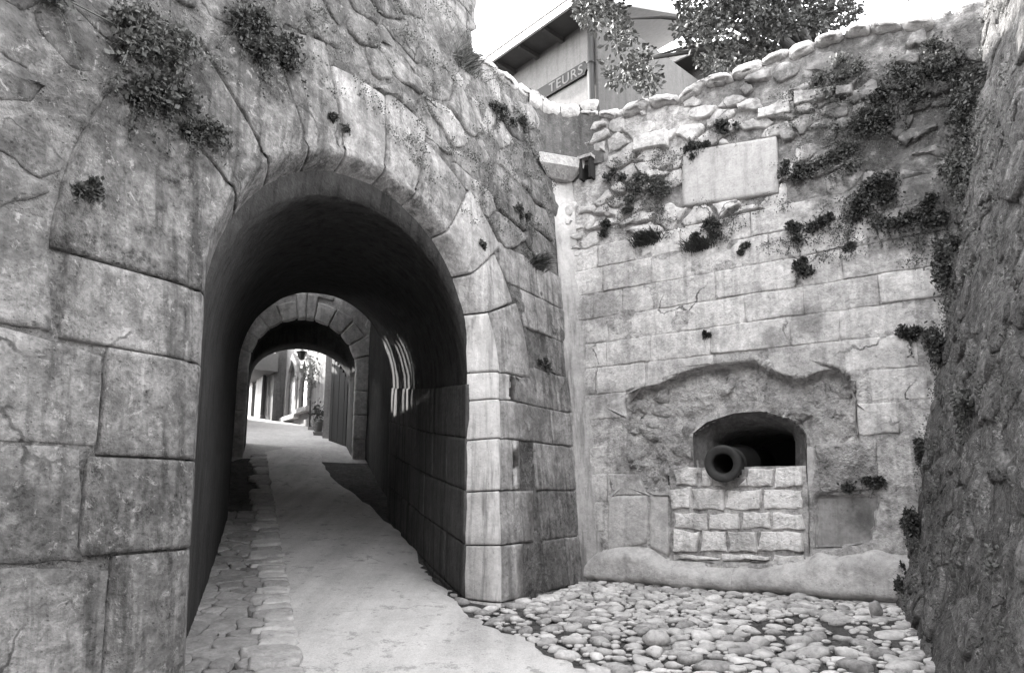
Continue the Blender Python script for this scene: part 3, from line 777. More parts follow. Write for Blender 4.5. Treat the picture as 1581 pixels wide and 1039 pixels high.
sill = cp([(1060, 722), (1250, 722)])
b = MB(); sv = sill[0][1]; b.box(CW.S(cen[0], sv - .12, -1.1), CW.d * 1.0, CW.n * .98, np.array([0, 0, .09])); b.build('embrasure_sill', M['soffit'], cw, None, False)
# pale squared blocks under the cannon
for y0, y1, xs in ((720, 751, [(1040, 1077), (1080, 1098), (1155, 1194), (1197, 1239)]), (753, 787, [(1036, 1066), (1068, 1117), (1118, 1172), (1176, 1238)]), (790, 818, [(1038, 1089), (1094, 1142), (1143, 1189), (1190, 1242)]), (819, 853, [(1038, 1077), (1079, 1120), (1126, 1171), (1172, 1240)]), (855, 867, [(1036, 1110), (1112, 1190), (1192, 1241)])):
    for a, c in xs:
        j = lambda: rc.uniform(-2.6, 2.6)
        stone('pale_block', cp([(a + j(), y1 + j()), (c + j(), y1 + j()), (c + j(), y0 + j()), (a + j(), y0 + j())]), CW, M['parapet'], cw, rc, rc.uniform(.085, .115), .010, .005, .018, 0, (), .4, .012, -.12, .03)
mc = CW.hit(1121, 716) + CW.n * .12; ax = unit(CW.n + np.array([0.06, 0, 0]) + np.array([0, 0, -.02]))     # muzzle centre and bore axis of the cannon
q = mc - ax * (.15 / (ax @ CW.N)) - CW.O; mu, mv = (q - q[2] * CW.up) @ CW.d, q[2]
pu = [p[0] for p in parap]; pv = [p[1] for p in parap]
masked('mortar_bed', CW, (min(pu) + .02, max(pu) - .03, min(pv) - .02, max(pv) - .04), .03, lambda u, v: (u - mu) ** 2 + (v - mv) ** 2 > .195 ** 2, lambda u, v: -.05 + .022 * nz((u * 6, v * 6, 1), 1, 4), M['cannon_core'], 0, cw)
for q in ([(1100, 752), (1126, 752), (1122, 744), (1108, 738), (1100, 728)], [(1128, 752), (1153, 752), (1153, 730), (1147, 738), (1136, 745)]):
    stone('pale_block', cp(q), CW, M['parapet'], cw, rc, .10, .012, .004, .01, 0, (), .3, .01, -.12, .03)
# plinth, smooth blocks, niche panel, plaque
pl_top = line_fn(cp([(905, 862), (935, 846), (970, 838), (1003, 846), (1034, 862), (1080, 868), (1135, 876), (1200, 871), (1240, 864), (1262, 850), (1300, 854), (1348, 846), (1400, 850)]))
uj = cp([(1135, 890)])[0][0]
def pl_w(u, v):
    tp = pl_top(u) + .03 * nz((u * 3, 0, 4), 1, 3); lo = .10 + .04 * nz((u * 2, 1, 7), 1, 2) + (.0 if u > uj else .02)
    k = float(sstep(tp, tp - .16, v)); un = float(sstep(lo + .05, lo - .10, v))
    return -.02 + .17 * math.sqrt(max(k, 0)) - .20 * un + .03 * nz((u * 2.2, v * 3, 9), 1, 4) + .012 * nz((u * 9, v * 9, 9), 1, 3)
for lo_, hi_ in ((uj + .006, .06), (-3.75, uj - .006)):
    masked('plinth_block', CW, (lo_, hi_, -.25, 1.0), .03, lambda u, v: v < pl_top(u) + .03 * nz((u * 3, 0, 4), 1, 3), pl_w, M['plinth'], .0, cw)
sm = cp([(938, 765), (1001, 764), (1001, 840), (938, 852)]); stone('block', sm, CW, M['plinth'], cw, rc, .03, .015, .005, .008, 0, (), .05, .006)
sm = cp([(1003, 764), (1032, 765), (1033, 860), (1003, 846)]); stone('block', sm, CW, M['plinth'], cw, rc, .024, .015, .005, .008, 0, (), .05, .006)
stone('block', upst, CW, M['breach'], cw, rc, .03, .02, .005, .012, 0, (), .05, .012)
stone('niche_panel', niche, CW, M['panel'], cw, rc, -.055, .01, .008, .006, 0, (), .04, .004)
stone('block', cp([(1246, 690), (1257, 690), (1266, 764), (1258, 770), (1257, 862), (1246, 862)]), CW, M['plinth'], cw, rc, .01, .01, .002, .004, 0, (), .2, .004)
stone('plaque', plaque, CW, M['plaque'], cw, rc, .045, .01, .003, .003, 0, (), .06, .002)
keepC = [breach, plaque, parap, niche, smo, upst, plA, plB, cp([(885, 235), (930, 235), (930, 292), (885, 292)])]
cend = lambda v: -3.48 - .215 * v + .05
rows_v = [-.1, .32, .68, 1.06, 1.40, 1.76, 2.10, 2.44, 2.80, 3.14, 3.48, 3.84, 4.2, 4.52]
cc0 = lambda v: .085 * v - .03
for i in range(len(rows_v) - 1):
    a, c = rows_v[i], rows_v[i + 1]; u = cend((a + c) / 2) + rc.uniform(0, .3); end = cc0((a + c) / 2)
    while u < end - .1:
        L = rc.uniform(.42, .95)
        if end - (u + L) < .25: L = end - u
        dv = .03
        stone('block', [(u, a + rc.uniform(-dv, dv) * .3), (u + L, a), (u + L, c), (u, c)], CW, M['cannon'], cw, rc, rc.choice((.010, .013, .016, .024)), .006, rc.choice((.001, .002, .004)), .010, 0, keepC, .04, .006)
        u += L
ns = 0
for c in voronoi(relax_seeds(rc, (-5.0, .7, 4.5, 6.6), 215, 1.6, 1), (-5.0, .7, 4.5, 6.6), 1.6):
    A, ct = area_c(c); u, v = ct
    if u < cend(v) or u > cc0(v) or v > ctop(u) - .12: continue
    if v > 5.75 and rc.random() < .3: continue
    if rc.random() < .2: continue
    stone('rubble_stone', c, CW, M['cannon'], cw, rc, rc.uniform(.005, .06), .012, rc.uniform(.006, .03), .035, rc.choice((0, 0, 1)), keepC, .09, .012)
for q in ([(980, 238), (1032, 228), (1032, 202), (980, 213)], [(1226, 168), (1288, 155), (1288, 138), (1226, 146)], [(1290, 155), (1318, 150), (1318, 134), (1290, 138)], [(1170, 190), (1224, 178), (1222, 160), (1172, 172)]):
    stone('block', cp(q), CW, M['cannon'], cw, rc, .09, .014, .003, .006, 0, (), .08, .006)
# coping stones along the head of the wall
xs = [862, 886, 925, 960, 1002, 1046, 1088, 1132, 1178, 1222, 1262, 1310, 1352, 1400, 1450]
us_ = [CW.uv(x, 120)[0] for x in xs]
for i in range(len(us_) - 1):
    a, c = us_[i], us_[i + 1]; va, vc = ctop(a), ctop(c); h = rc.uniform(.10, .17)
    stone('coping_stone', [(c, vc - h), (a, va - h), (a, va + rc.uniform(.0, .05)), (c, vc + rc.uniform(.0, .05))], CW, M['coping'], cw, rc, rc.uniform(.03, .09), .05, .006, .02, 1, (), .75, .02)
# gate wall coping beside it
for x0, x1 in ((733, 762), (762, 792), (792, 818), (818, 845)):
    a, c = GW.uv(x0, 110)[0], GW.uv(x1, 140)[0]
    a, c = (us + .02 if x0 == 733 else last_c), (us + .02 if x0 == 733 else last_c) + .55; last_c = c
    stone('coping_stone', [(a, gtop(a) - .14), (c, gtop(c) - .14), (c, gtop(c) + .03), (a, gtop(a) + .03)], GW, M['coping'], gate, rc, rc.uniform(.02, .05), .05, .006, .02, 1, (), .75, .02)

# rendered fillet in the corner of the two walls, the rounded upper corner, the ledge and the drain slot
def corner_pt(v):
    A = np.array([GW.N, CW.N, [0, 0, 1.]]); B = np.array([GW.N @ GW.O, CW.N @ CW.O, v]); return np.linalg.solve(A, B)
def fillet(name, v0, v1, r, mat, nv, amp, parent, na=9):
    V = []
    for i in range(nv):
        v = v0 + (v1 - v0) * i / (nv - 1); c = corner_pt(v); a = c - GW.d * r; e = c - CW.d * r        # tangent points
        for j in range(na):
            q = j / (na - 1); th = q * math.pi / 2
            p = c - GW.d * r * (1 - math.sin(th)) - CW.d * r * (1 - math.cos(th))
            V.append(p + (GW.N + CW.N) * (.012 + amp * nz(p, 2.5, 4)))
    b = MB(); b.grid(V, nv, na); return b.build(name, mat, parent)
fillet('corner_render', -.3, 5.66, .22, M['corner'], 60, .012, cw)
fillet('rounded_corner', 5.72, CW.uv(900, 172)[1] - .02, .75, M['smooth'], 22, .02, cw, 16)
vt = CW.uv(900, 172)[1]
for g0 in range(4):
    V = []; dz_, ow = rc.uniform(-.03, .03), rc.uniform(-.02, .03)
    for i in range(6):
        th = (g0 + .02 + .96 * i / 5) / 4 * math.pi / 2; c = corner_pt(vt); p = c - GW.d * .75 * (1 - math.sin(th)) - CW.d * .75 * (1 - math.cos(th)); o = unit(GW.N + CW.N); p = p + o * ow
        k = dz_ + .05 * nz((g0 * 3 + i * .9, 0, 0), 1, 3); e_ = -.03 if i in (0, 5) else 0
        V += [p + np.array([0, 0, -.16 + k]), p + o * (.05 + e_) + np.array([0, 0, -.14 + k]), p + o * (.075 + e_) + np.array([0, 0, -.02 + k]), p + o * .03 + np.array([0, 0, .05 + k + e_]), p - o * .2 + np.array([0, 0, .06 + k + e_]), p - o * .5 + np.array([0, 0, .04])]
    b = MB(); b.grid(V, 6, 6); b.build('coping_stone', M['coping'], cw)
c = corner_pt(5.70); lz = np.array([0, 0, 1.])
pts = [c - GW.d * .62 + GW.N * .03, c - CW.d * .48 + CW.N * .06, c + (CW.d + GW.d) * .1]
V = []
for k, (dz, sc) in enumerate(((-.16, .55), (-.03, .96), (.10, 1.0), (.13, .9))):
    for p in pts: V.append(c + (p - c) * sc + lz * dz)
b = MB(); b.add(V, [(0, 1, 4, 3), (1, 2, 5, 4), (2, 0, 3, 5), (3, 4, 7, 6), (4, 5, 8, 7), (5, 3, 6, 8), (6, 7, 10, 9), (7, 8, 11, 10), (8, 6, 9, 11), (9, 10, 11), (2, 1, 0)])
b.build('corner_ledge', M['coping'], cw, None, False)
for q in ([(840, 252), (872, 262), (871, 248), (846, 240)], [(872, 264), (899, 270), (898, 256), (873, 249)]):
    stone('ledge_stone', cp(q), CW, M['cannon'], cw, rc, .10, .02, .003, .01, 0, (), .12, .01)
ds = thing('drain_slot', 'small dark upright stone slot standing on the ledge in the corner of the walls', 'drain', CW.hit(908, 278))
b = MB(); c0, c1 = cp([(901, 278), (917, 250)]); um, vm = (c0[0] + c1[0]) / 2, (c0[1] + c1[1]) / 2
for du in (-1, 1): b.box(CW.S(um + du * .075, vm, .0), CW.d * .018, CW.n * .12, np.array([0, 0, .15]))
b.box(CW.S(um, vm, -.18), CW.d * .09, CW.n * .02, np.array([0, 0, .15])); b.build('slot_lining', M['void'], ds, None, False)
b = MB(); b.box(CW.S(um, vm + .165, .02), CW.d * .11, CW.n * .13, np.array([0, 0, .022])); b.build('cap_stone', M['coping'], ds, None, False)

# ------------------------------------------------------------------ the cannon
xa = unit(np.cross(ax, [0, 0, 1])); xb = np.cross(xa, ax)
can = thing('cannon', 'old iron cannon barrel poking from the embrasure over the pale blocks', 'cannon', mc - np.array([0, 0, .2]))
def lathe(prof, n=40):
    V = []; Fc = []
    for x, r in prof: V += [mc + ax * x + r * (math.cos(q) * xa + math.sin(q) * xb) for q in np.linspace(0, 2 * math.pi, n, endpoint=False)]
    for i in range(len(prof) - 1):
        for j in range(n): Fc.append((i * n + j, i * n + (j + 1) % n, (i + 1) * n + (j + 1) % n, (i + 1) * n + j))
    b = MB(); b.add(V, Fc); return b
lathe([(-1.9, .245), (-.95, .235), (-.92, .25), (-.86, .25), (-.83, .228), (-.33, .190), (-.31, .205), (-.27, .205), (-.25, .186)]).build('barrel', M['iron'], can)
lathe([(-.26, .184), (-.16, .182), (-.10, .195), (-.05, .208), (0, .212), (.022, .205), (.03, .19)]).build('muzzle_swell', M['iron'], can)
lathe([(.03, .192), (.034, .165), (.02, .135), (.015, .118), (-.02, .112)]).build('muzzle_ring', M['iron'], can)
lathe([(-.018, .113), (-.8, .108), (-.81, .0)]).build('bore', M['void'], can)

# ------------------------------------------------------------------ RIGHT WALL
rwl = thing('right_wall', 'dark rough leaning stone wall at the right edge beside the cobbles', 'wall', (K2[0] - .5, K2[1] - 1.2, 0))
rr = random.Random(31)
def r_w(u, v): return -.02 + .035 * nz((u * 1.3, v * 1.0, 23), 1, 5) + .032 * nz((u * 6, v * 5, 3), 1, 5) + .05 * float(sstep(.5, 0, v)) 
masked('wall_core', RW, (-.4, 5.8, -.8, 7.3), .05, lambda u, v: v < 6.95 - .75 * max(u, 0) + .08 * nz((u * 3, 0, 0), 1, 3), r_w, M['right_core'], .8, rwl)
n = 0
for c in voronoi(relax_seeds(rr, (-.3, 5.6, -.3, 7.4), 420, 1.3, 1), (-.3, 5.6, -.3, 7.4), 1.3):
    A, ct = area_c(c)
    if rr.random() < .15 or not seen(RW.S(*ct), 60) or ct[1] > 6.7 - .75 * max(ct[0], 0): continue
    stone('rubble_stone', c, RW, M['right'], rwl, rr, rr.uniform(-.01, .035), .010, rr.uniform(.004, .02), .035, rr.choice((0, 0, 1)), (), .06, .014, 0, None, r_w)

# unseen wall added behind the camera to block low sky light
ob = thing('outer_light_block', 'unseen wall added behind the camera to hold light off the passage', 'wall', (-2, -11, -1.5))
b = MB(); b.box((-2, -11.5, 4.6), np.array([15., 0, 0]), np.array([0, .6, 0]), np.array([0, 0, 6.4])); b.build('wall_core', M['gate_core'], ob, None, False)
# ------------------------------------------------------------------ ground stones
GROUND = bpy.data.objects['ground']
class GF:
    d = SA; up = TA; N = np.array([0, 0, 1.]); n = N
    @staticmethod
    def S(u, v, w=0.0):
        p = st(u, v); return np.array([p[0], p[1], hgt(p[0], p[1]) + w])
rk = random.Random(3)
gw_s = lambda t: -.60
# flat paving stones of the left gutter and the row of long kerb stones beside the road
pav = thing('gutter_paving', 'strip of flat worn stones along the left side of the passage', 'paving', st(-.2, 8, .1)); pav['kind'] = 'structure'; del pav['category']
t = 3.9
while t < 17.0:
    L = rk.uniform(.14, .26) * (1 if t < 9 else 1.6); e = left_edge(t + L / 2); wd = rk.uniform(.26, .42); sk = rk.uniform(-.03, .05)
    stone('kerb_stone', [np.array(q) for q in ((e - wd, t - .03 + sk), (e + .03, t), (e + .03, t + L), (e - wd, t + L + sk - .03))], GF, M['kerb'], pav, rk, .036 + rk.uniform(-.01, .012), .016, .011, .022, 1, (), .08, .008)
    t += L
for c in voronoi(relax_seeds(rk, (-1.0, .6, 3.6, 12.5), 200, 1.0, 1), (-1.0, .6, 3.6, 12.5), 1.0):
    A, ct = area_c(c)
    if ct[0] > left_edge(ct[1]) - .22 or ct[0] < -.75: continue
    if not seen(GF.S(*ct), 40): continue
    stone('paving_stone', c, GF, M['paving'], pav, rk, rk.uniform(.0, .018), .014, .009, .024, 1, (), .08, .006)
# cobbles of the little court
import bmesh
pebbles = []
for i in range(9):
    bm = bmesh.new(); bmesh.ops.create_icosphere(bm, subdivisions=2, radius=1.0)
    for v in bm.verts:
        k = 1 + .36 * nz((v.co.x + i * 9, v.co.y, v.co.z), 1.1, 3); zz = v.co.z
        v.co = Vector((v.co.x * k, v.co.y * k * .74, (zz if zz < .3 else .3 + (zz - .3) * .6) * .62 * k))
    me = bpy.data.meshes.new('cobblestone'); bm.to_mesh(me); bm.free(); me.materials.append(M['cobble'])
    me.polygons.foreach_set('use_smooth', [True] * len(me.polygons)); pebbles.append(me)
dirt1 = [(1145, 958), (1230, 945), (1385, 955), (1400, 1000), (1230, 1003), (1150, 985)]
strip = [(540, 750), (600, 790), (700, 880), (775, 945), (860, 935), (845, 990), (900, 1025), (960, 1060), (830, 1000), (700, 925), (600, 830)]
placed = []; tries = 0; cells = {}
while tries < 60000:
    tries += 1
    s_, t_ = rk.uniform(1.2, 7.0), rk.uniform(3.2, 12.0); p = GF.S(s_, t_)
    if (p - GW.O) @ GW.n < .02 and s_ > 2.2: continue
    if t_ > 6.7 and s_ > SR - .05 and (p - GW.O) @ GW.n < .05: continue
    if (p - CW.O) @ CW.n < .03 or (p - RW.O) @ RW.n < .03: continue
    e = right_edge(t_)
    if s_ < e + .06: continue
    x, y = proj(p)
    if not (-30 < x < 1480 and y < 1090): continue
    q = inside((x, y), dirt1)
    if q and rk.random() > .12: continue
    sp = (s_ < e + .55 and t_ > 5.4) or inside((x, y), strip)
    if sp and rk.random() > .25: continue
    r = (rk.choice((.055, .065, .075, .085, .10)) if tries < 16000 else rk.choice((.025, .035, .045))) * rk.uniform(.85, 1.2)
    if rk.random() < .06: r *= 1.45
    if y > 985: r *= 1.1
    ci = (int(s_ / .3), int(t_ / .3)); ok = True
    for i in (-1, 0, 1):
        for j in (-1, 0, 1):
            for (a, b2, c2) in cells.get((ci[0] + i, ci[1] + j), ()):
                if (a - s_) ** 2 + (b2 - t_) ** 2 < ((c2 + r) * .87) ** 2: ok = False
    if not ok: continue
    cells.setdefault(ci, []).append((s_, t_, r)); placed.append((r / max(2., np.linalg.norm(p - CC)), p, r, rk.randrange(9), rk.uniform(-.5, .5) + (0 if rk.random() < .75 else rk.uniform(0, 3)), rk.uniform(.85, 1.2), rk.uniform(-.5, .05)))
placed.sort(key=lambda q: -q[0] if seen(q[1], 0) else 0)
rest = MB()
for i, (_, p, r, mi, rz, sx, dz) in enumerate(placed):
    rz = rz + AZT * 0
    if i < 300:
        o = bpy.data.objects.new('cobblestone', pebbles[mi]); o.rotation_euler = (rk.uniform(-.2, .2), rk.uniform(-.2, .2), rz); o.scale = (r * 1.12 * sx, r * 1.12, r * rk.uniform(.8, 1.1)); link(o, GROUND, p + np.array([0, 0, dz * r * .5 - .012]))
    else:
        me = pebbles[mi]; c, s2 = math.cos(rz), math.sin(rz); V = []
        for v in me.vertices:
            x, y = v.co.x * r * 1.12 * sx, v.co.y * r * 1.12; V.append(p + np.array([c * x - s2 * y, s2 * x + c * y, v.co.z * r * .95 + dz * r * .5 - .012]))
        rest.add(V, [tuple(f.vertices) for f in me.polygons])
if rest.V: tag(rest.build('small_cobbles', M['cobble'], GROUND), kind='stuff')
print('cobbles', len(placed))
# loose stone by the right wall and rounded boulder in the court
def boulder(name, label, px, r, sq, seed):
    bm = bmesh.new(); bmesh.ops.create_icosphere(bm, subdivisions=3, radius=1.0)
    for v in bm.verts:
        k = 1 + .22 * nz((v.co.x + seed, v.co.y, v.co.z), 1.0, 3); v.co = Vector((v.co.x * k * r, v.co.y * k * r * .8, v.co.z * k * r * sq))
    p = ghit(*px); V = [np.array(v.co) + p + np.array([0, 0, r * sq * .75]) for v in bm.verts]; Fc = [tuple(v.index for v in f.verts) for f in bm.faces]; bm.free()
    tag(mesh_obj(name, V, Fc, M['cobble']), label, 'stone')
boulder('loose_stone', 'small upright pale stone lying against the foot of the right wall', (1353, 950), .055, 1.35, 3)
boulder('round_boulder', 'largest smooth round boulder set among the court cobbles', (1013, 995), .095, .66, 8)

# ------------------------------------------------------------------ weeds on the walls
def weed(name, label, W, px, size, n, kind='leafy', mat='weed', cat='plant', seed=0, hang=0.0, flat=.75):
    rq = random.Random(seed * 13 + n); b = MB(); c = W.hit(*px) + W.N * .02; up = np.array([0, 0, 1.])
    for i in range(n):
        if kind == 'leafy':
            if i == 0:
                lobes = [(rq.gauss(0, size * .42), rq.gauss(-hang * size * .5, size * .34) * flat, rq.uniform(.18, .42) * size) for _ in range(max(3, int(size * 26)))]
                for lb_ in lobes: b.tube([c - W.N * .03, c + W.d * lb_[0] * .5 + up * lb_[1] * .6 + W.N * .02, c + W.d * lb_[0] + up * lb_[1] + W.N * lb_[2] * .3], [.009, .006, .004], 4)
                for lb_ in lobes:
                    if rq.random() < .6 and size > .12:
                        q0 = c + W.d * lb_[0] + up * lb_[1] + W.N * lb_[2] * .4; LL = size * rq.uniform(.5, 1.3); du = rq.gauss(0, .25); ps = [q0 + (W.d * du - up) * LL * f_ + W.N * (.05 * math.sin(f_ * 2)) * (1 - f_) for f_ in np.linspace(0, 1, 5)]
                        b.tube(ps, [.005, .004, .004, .003, .002], 3)
                        for _ in range(int(LL * 130)):
                            f_ = rq.random(); k_ = min(3, int(f_ * 4)); p = ps[k_] + (ps[k_ + 1] - ps[k_]) * (f_ * 4 - k_) + W.d * rq.gauss(0, .012) + W.N * rq.uniform(-.005, .02); d = unit(W.N * rq.random() + W.d * rq.gauss(0, .8) - up * rq.random()); e = unit(np.cross(d, [rq.gauss(0, 1), rq.gauss(0, 1), rq.gauss(0, 1)])); L = rq.uniform(.015, .035)
                            b.add([p, p + d * L * .5 + e * L * .3, p + d * L, p + d * L * .5 - e * L * .3], [(0, 1, 2, 3)])
            lu, lv_, lr = lobes[i % len(lobes)]; a = rq.uniform(0, 2 * math.pi); rr_ = abs(rq.gauss(0, .55)) * lr
            p = c + W.d * (lu + rr_ * math.cos(a)) + up * (lv_ + rr_ * math.sin(a) * flat - .25 * rr_) + W.N * (rq.random() ** 1.6 * lr * .85)
            d = unit(W.N * rq.uniform(.0, 1) + W.d * rq.gauss(0, .7) + up * rq.gauss(-.1, .8)); e = unit(np.cross(d, [rq.gauss(0, 1), rq.gauss(0, 1), rq.gauss(0, 1)])); L = rq.uniform(.016, .046) * (1 + size * .3); w = L * rq.uniform(.2, .38)
            b.add([p, p + d * L * .5 + e * w, p + d * L, p + d * L * .5 - e * w], [(0, 1, 2, 3)])
        else:
            p = c + W.d * rq.gauss(0, size * .35) + up * rq.gauss(0, size * .08)
            d = unit(W.N * rq.uniform(.25, 1) + W.d * rq.gauss(0, .45) + up * rq.uniform(.2, 1.3)); e = unit(np.cross(d, W.N + up * .1)); L = size * rq.uniform(.45, 1.1); w = .004 + .003 * rq.random()
            q = p + d * L * .55; r2 = p + d * L + (W.N * .25 - up * (.25 + hang)) * L * .5
            b.add([p - e * w, p + e * w, q + e * w * .8, q - e * w * .8, r2], [(0, 1, 2, 3), (3, 2, 4)])
    return tag(b.build(name, M[mat], None, c, False), label, cat, 'weeds growing from the old walls')
WD = [
 ('weed_bush', 'broad dark weed mass hanging high on the gate wall left of the arch crown', GW, (222, 62), .34, 620, 'leafy'),
 ('weed_bush', 'dark shaggy weed patch low over the left arch stones above the long slanting joint', GW, (262, 150), .30, 480, 'leafy'),
 ('weed_bush', 'dark bushy weed cluster above the arch crown on the gate wall', GW, (412, 62), .32, 620, 'leafy'),
 ('weed_tuft', 'small weed hanging off the crown joint of the large arch', GW, (520, 190), .10, 70, 'leafy'),
 ('weed_tuft', 'grassy tuft at the head of the gate wall near the sky', GW, (716, 105), .32, 90, 'grass'),
 ('weed_tuft', 'dark weed on the upper gate wall beside the rounded corner', GW, (764, 170), .26, 240, 'leafy'),
 ('weed_tuft', 'weed trailing just below the coping next to the rounded corner', GW, (803, 188), .22, 180, 'leafy'),
 ('weed_tuft', 'grassy weed growing in the corner joint between gate wall and cannon wall', GW, (826, 412), .24, 120, 'grass'),
 ('weed_tuft', 'little weed on the right shoulder of the large arch', GW, (742, 383), .10, 60, 'leafy'),
 ('weed_tuft', 'weed in a joint of the gate wall below the corner ledge', GW, (803, 335), .20, 140, 'leafy'),
 ('weed_tuft', 'thin weed streak on the far left of the gate wall', GW, (142, 285), .13, 110, 'leafy'),
 ('weed_tuft', 'small weed low on the gate wall face near the corner', GW, (836, 565), .13, 90, 'leafy'),
 ('weed_bush', 'round leafy bush on the cannon wall left of the blank plaque', CW, (1000, 290), .27, 420, 'leafy'),
 ('weed_tuft', 'low weed on the cannon wall beside the drain slot', CW, (947, 267), .17, 160, 'leafy'),
 ('weed_tuft', 'weed hanging over the top left corner of the blank plaque', CW, (1075, 232), .22, 230, 'leafy'),
 ('weed_tuft', 'weed trailing under the pale render streak left end of the cannon wall', CW, (934, 348), .17, 140, 'leafy'),
 ('weed_tuft', 'upright weed between rubble stones under the round leafy bush', CW, (962, 330), .13, 100, 'leafy'),
 ('weed_tuft', 'spreading grassy weed on the joint below the rubble, left part of the cannon wall', CW, (1000, 376), .22, 170, 'grass'),
 ('weed_tuft', 'weed clump straight below the blank plaque', CW, (1095, 350), .22, 260, 'leafy'),
 ('weed_tuft', 'grassy weed at the right end of the long joint under the plaque', CW, (1080, 385), .2, 140, 'grass'),
 ('weed_tuft', 'small round dark weed on the pale course below the plaque', CW, (1146, 384), .10, 130, 'leafy'),
 ('weed_bush', 'round dark weed ball at the right end of the long cracked joint', CW, (1240, 405), .17, 320, 'leafy'),
 ('weed_tuft', 'dark weed to the right of the plaque edge', CW, (1218, 270), .2, 220, 'leafy'),
 ('weed_bush', 'large dark bush high on the right part of the cannon wall', CW, (1350, 172), .36, 620, 'leafy'),
 ('weed_bush', 'dark weed mass between rubble stones right of the plaque', CW, (1285, 235), .26, 320, 'leafy'),
 ('weed_bush', 'dark bush in the rubble above the small round weed of the right courses', CW, (1340, 300), .34, 480, 'leafy'),
 ('weed_bush', 'dark trailing weeds in the rubble left of the right corner', CW, (1400, 330), .30, 420, 'leafy'),
 ('weed_tuft', 'leafy weed in the rubble just above the round dark weed ball', CW, (1245, 350), .24, 320, 'leafy'),
 ('weed_tuft', 'small dark weed above the pale upper right blocks', CW, (1318, 380), .10, 150, 'leafy'),
 ('weed_tuft', 'dark weed in the right corner level with the wet stain', CW, (1410, 510), .16, 200, 'leafy'),
 ('weed_tuft', 'tiny weed in a hole of the pale wall over the embrasure', CW, (1088, 515), .07, 60, 'leafy'),
 ('weed_tuft', 'leafy plant sprouting on top of the recessed panel right of the cannon', CW, (1325, 740), .17, 230, 'leafy'),
 ('weed_bush', 'dark weeds under the wall head above the squared blocks', CW, (1300, 110), .34, 420, 'leafy'),
 ('weed_bush', 'dark weeds at the very top right corner of the cannon wall', CW, (1430, 110), .40, 560, 'leafy'),
 ('weed_tuft', 'weed sprouting by the coping over the left squared block', CW, (1125, 190), .22, 200, 'leafy'),
 ('ivy', 'thick dark creeper running up the corner of the leaning right wall', RW, (1468, 400), .42, 800, 'leafy'),
 ('ivy', 'creeper high on the leaning right wall near the top corner', RW, (1490, 250), .45, 800, 'leafy'),
 ('ivy', 'creeper filling the corner beside the pale right blocks of the cannon wall', RW, (1452, 520), .36, 560, 'leafy'),
 ('ivy', 'creeper in the upper corner below the creeper near the top', RW, (1505, 160), .5, 700, 'leafy'),
 ('weed_bush', 'shaggy weeds in the corner above the foot of the right wall', RW, (1418, 800), .25, 360, 'leafy'),
 ('weed_bush', 'weeds on the face of the right wall half way up near the picture edge', RW, (1500, 620), .2, 260, 'leafy'),
 ('weed_tuft', 'dark weed on the right wall level with the cannon', RW, (1430, 690), .2, 220, 'leafy'),
 ('weed_bush', 'dark weeds at the foot of the right wall beside the plinth', RW, (1400, 880), .26, 420, 'leafy'),
 ('weed_bush', 'weeds along the foot of the right wall at the picture edge of the cobbles', RW, (1418, 1000), .22, 420, 'leafy'),
]
for i, (nm, lb, W, px, sz, n, kd) in enumerate(WD): weed(nm, lb, W, px, sz * (1.3 if nm != 'weed_tuft' else 1.12), int(n * 6) if kd == 'leafy' else n * 2, kd, 'weed' if i % 4 else 'weed2', 'plant', i, .25)
# small growth scattered in the joints
def scatter(name, label, W, poly, n, seed, sz=.05, thr=.05):
    rq = random.Random(seed); P2 = [W.uv(*q) for q in poly]; u0, u1 = min(p[0] for p in P2), max(p[0] for p in P2); v0, v1 = min(p[1] for p in P2), max(p[1] for p in P2); b = MB(); k = 0
    while k < n:
        u, v = rq.uniform(u0, u1), rq.uniform(v0, v1); k += 1
        if not inside((u, v), P2) or nz((u * 2.4, v * 3.2, seed), 1, 4) < thr or (W is CW and inside((u, v), plaque)): continue
        c = W.S(u, v, .03)
        for _ in range(26):
            p = c + W.d * rq.gauss(0, sz) + np.array([0, 0, rq.gauss(0, sz * .6)]) + W.N * rq.uniform(-.01, .05); d = unit(W.N * rq.uniform(.1, 1) + W.d * rq.gauss(0, .7) + np.array([0, 0, rq.gauss(0, .8)]))
            e = unit(np.cross(d, [rq.gauss(0, 1), rq.gauss(0, 1), .3])); L = rq.uniform(.010, .028); b.add([p, p + d * L * .5 + e * L * .35, p + d * L, p + d * L * .5 - e * L * .35], [(0, 1, 2, 3)])
    return tag(b.build(name, M['weed2'], None, None, False), label, 'plants', None, 'stuff')
scatter('wall_growth', 'small weeds and moss in the joints of the upper gate wall', GW, [(120, -20), (300, 140), (480, 130), (560, 170), (700, 330), (830, 420), (860, 250), (740, 90), (700, -20)], 1600, 41, .05, .03)
scatter('wall_growth', 'small weeds and moss between the rubble of the upper cannon wall', CW, [(930, 250), (1060, 220), (1250, 120), (1480, 60), (1470, 420), (1240, 400), (1080, 370), (930, 370)], 1900, 43, .05, .03)
scatter('wall_growth', 'small weeds and moss on the leaning right wall', RW, [(1440, 60), (1580, 60), (1580, 1039), (1400, 1000), (1400, 860)], 2200, 47, .06, .0)

scatter('wall_growth', 'dense dark creeper leaves in the upper corner of the leaning right wall', RW, [(1425, 0), (1570, 0), (1560, 260), (1520, 420), (1470, 560), (1420, 560)], 3000, 53, .06, -.35)
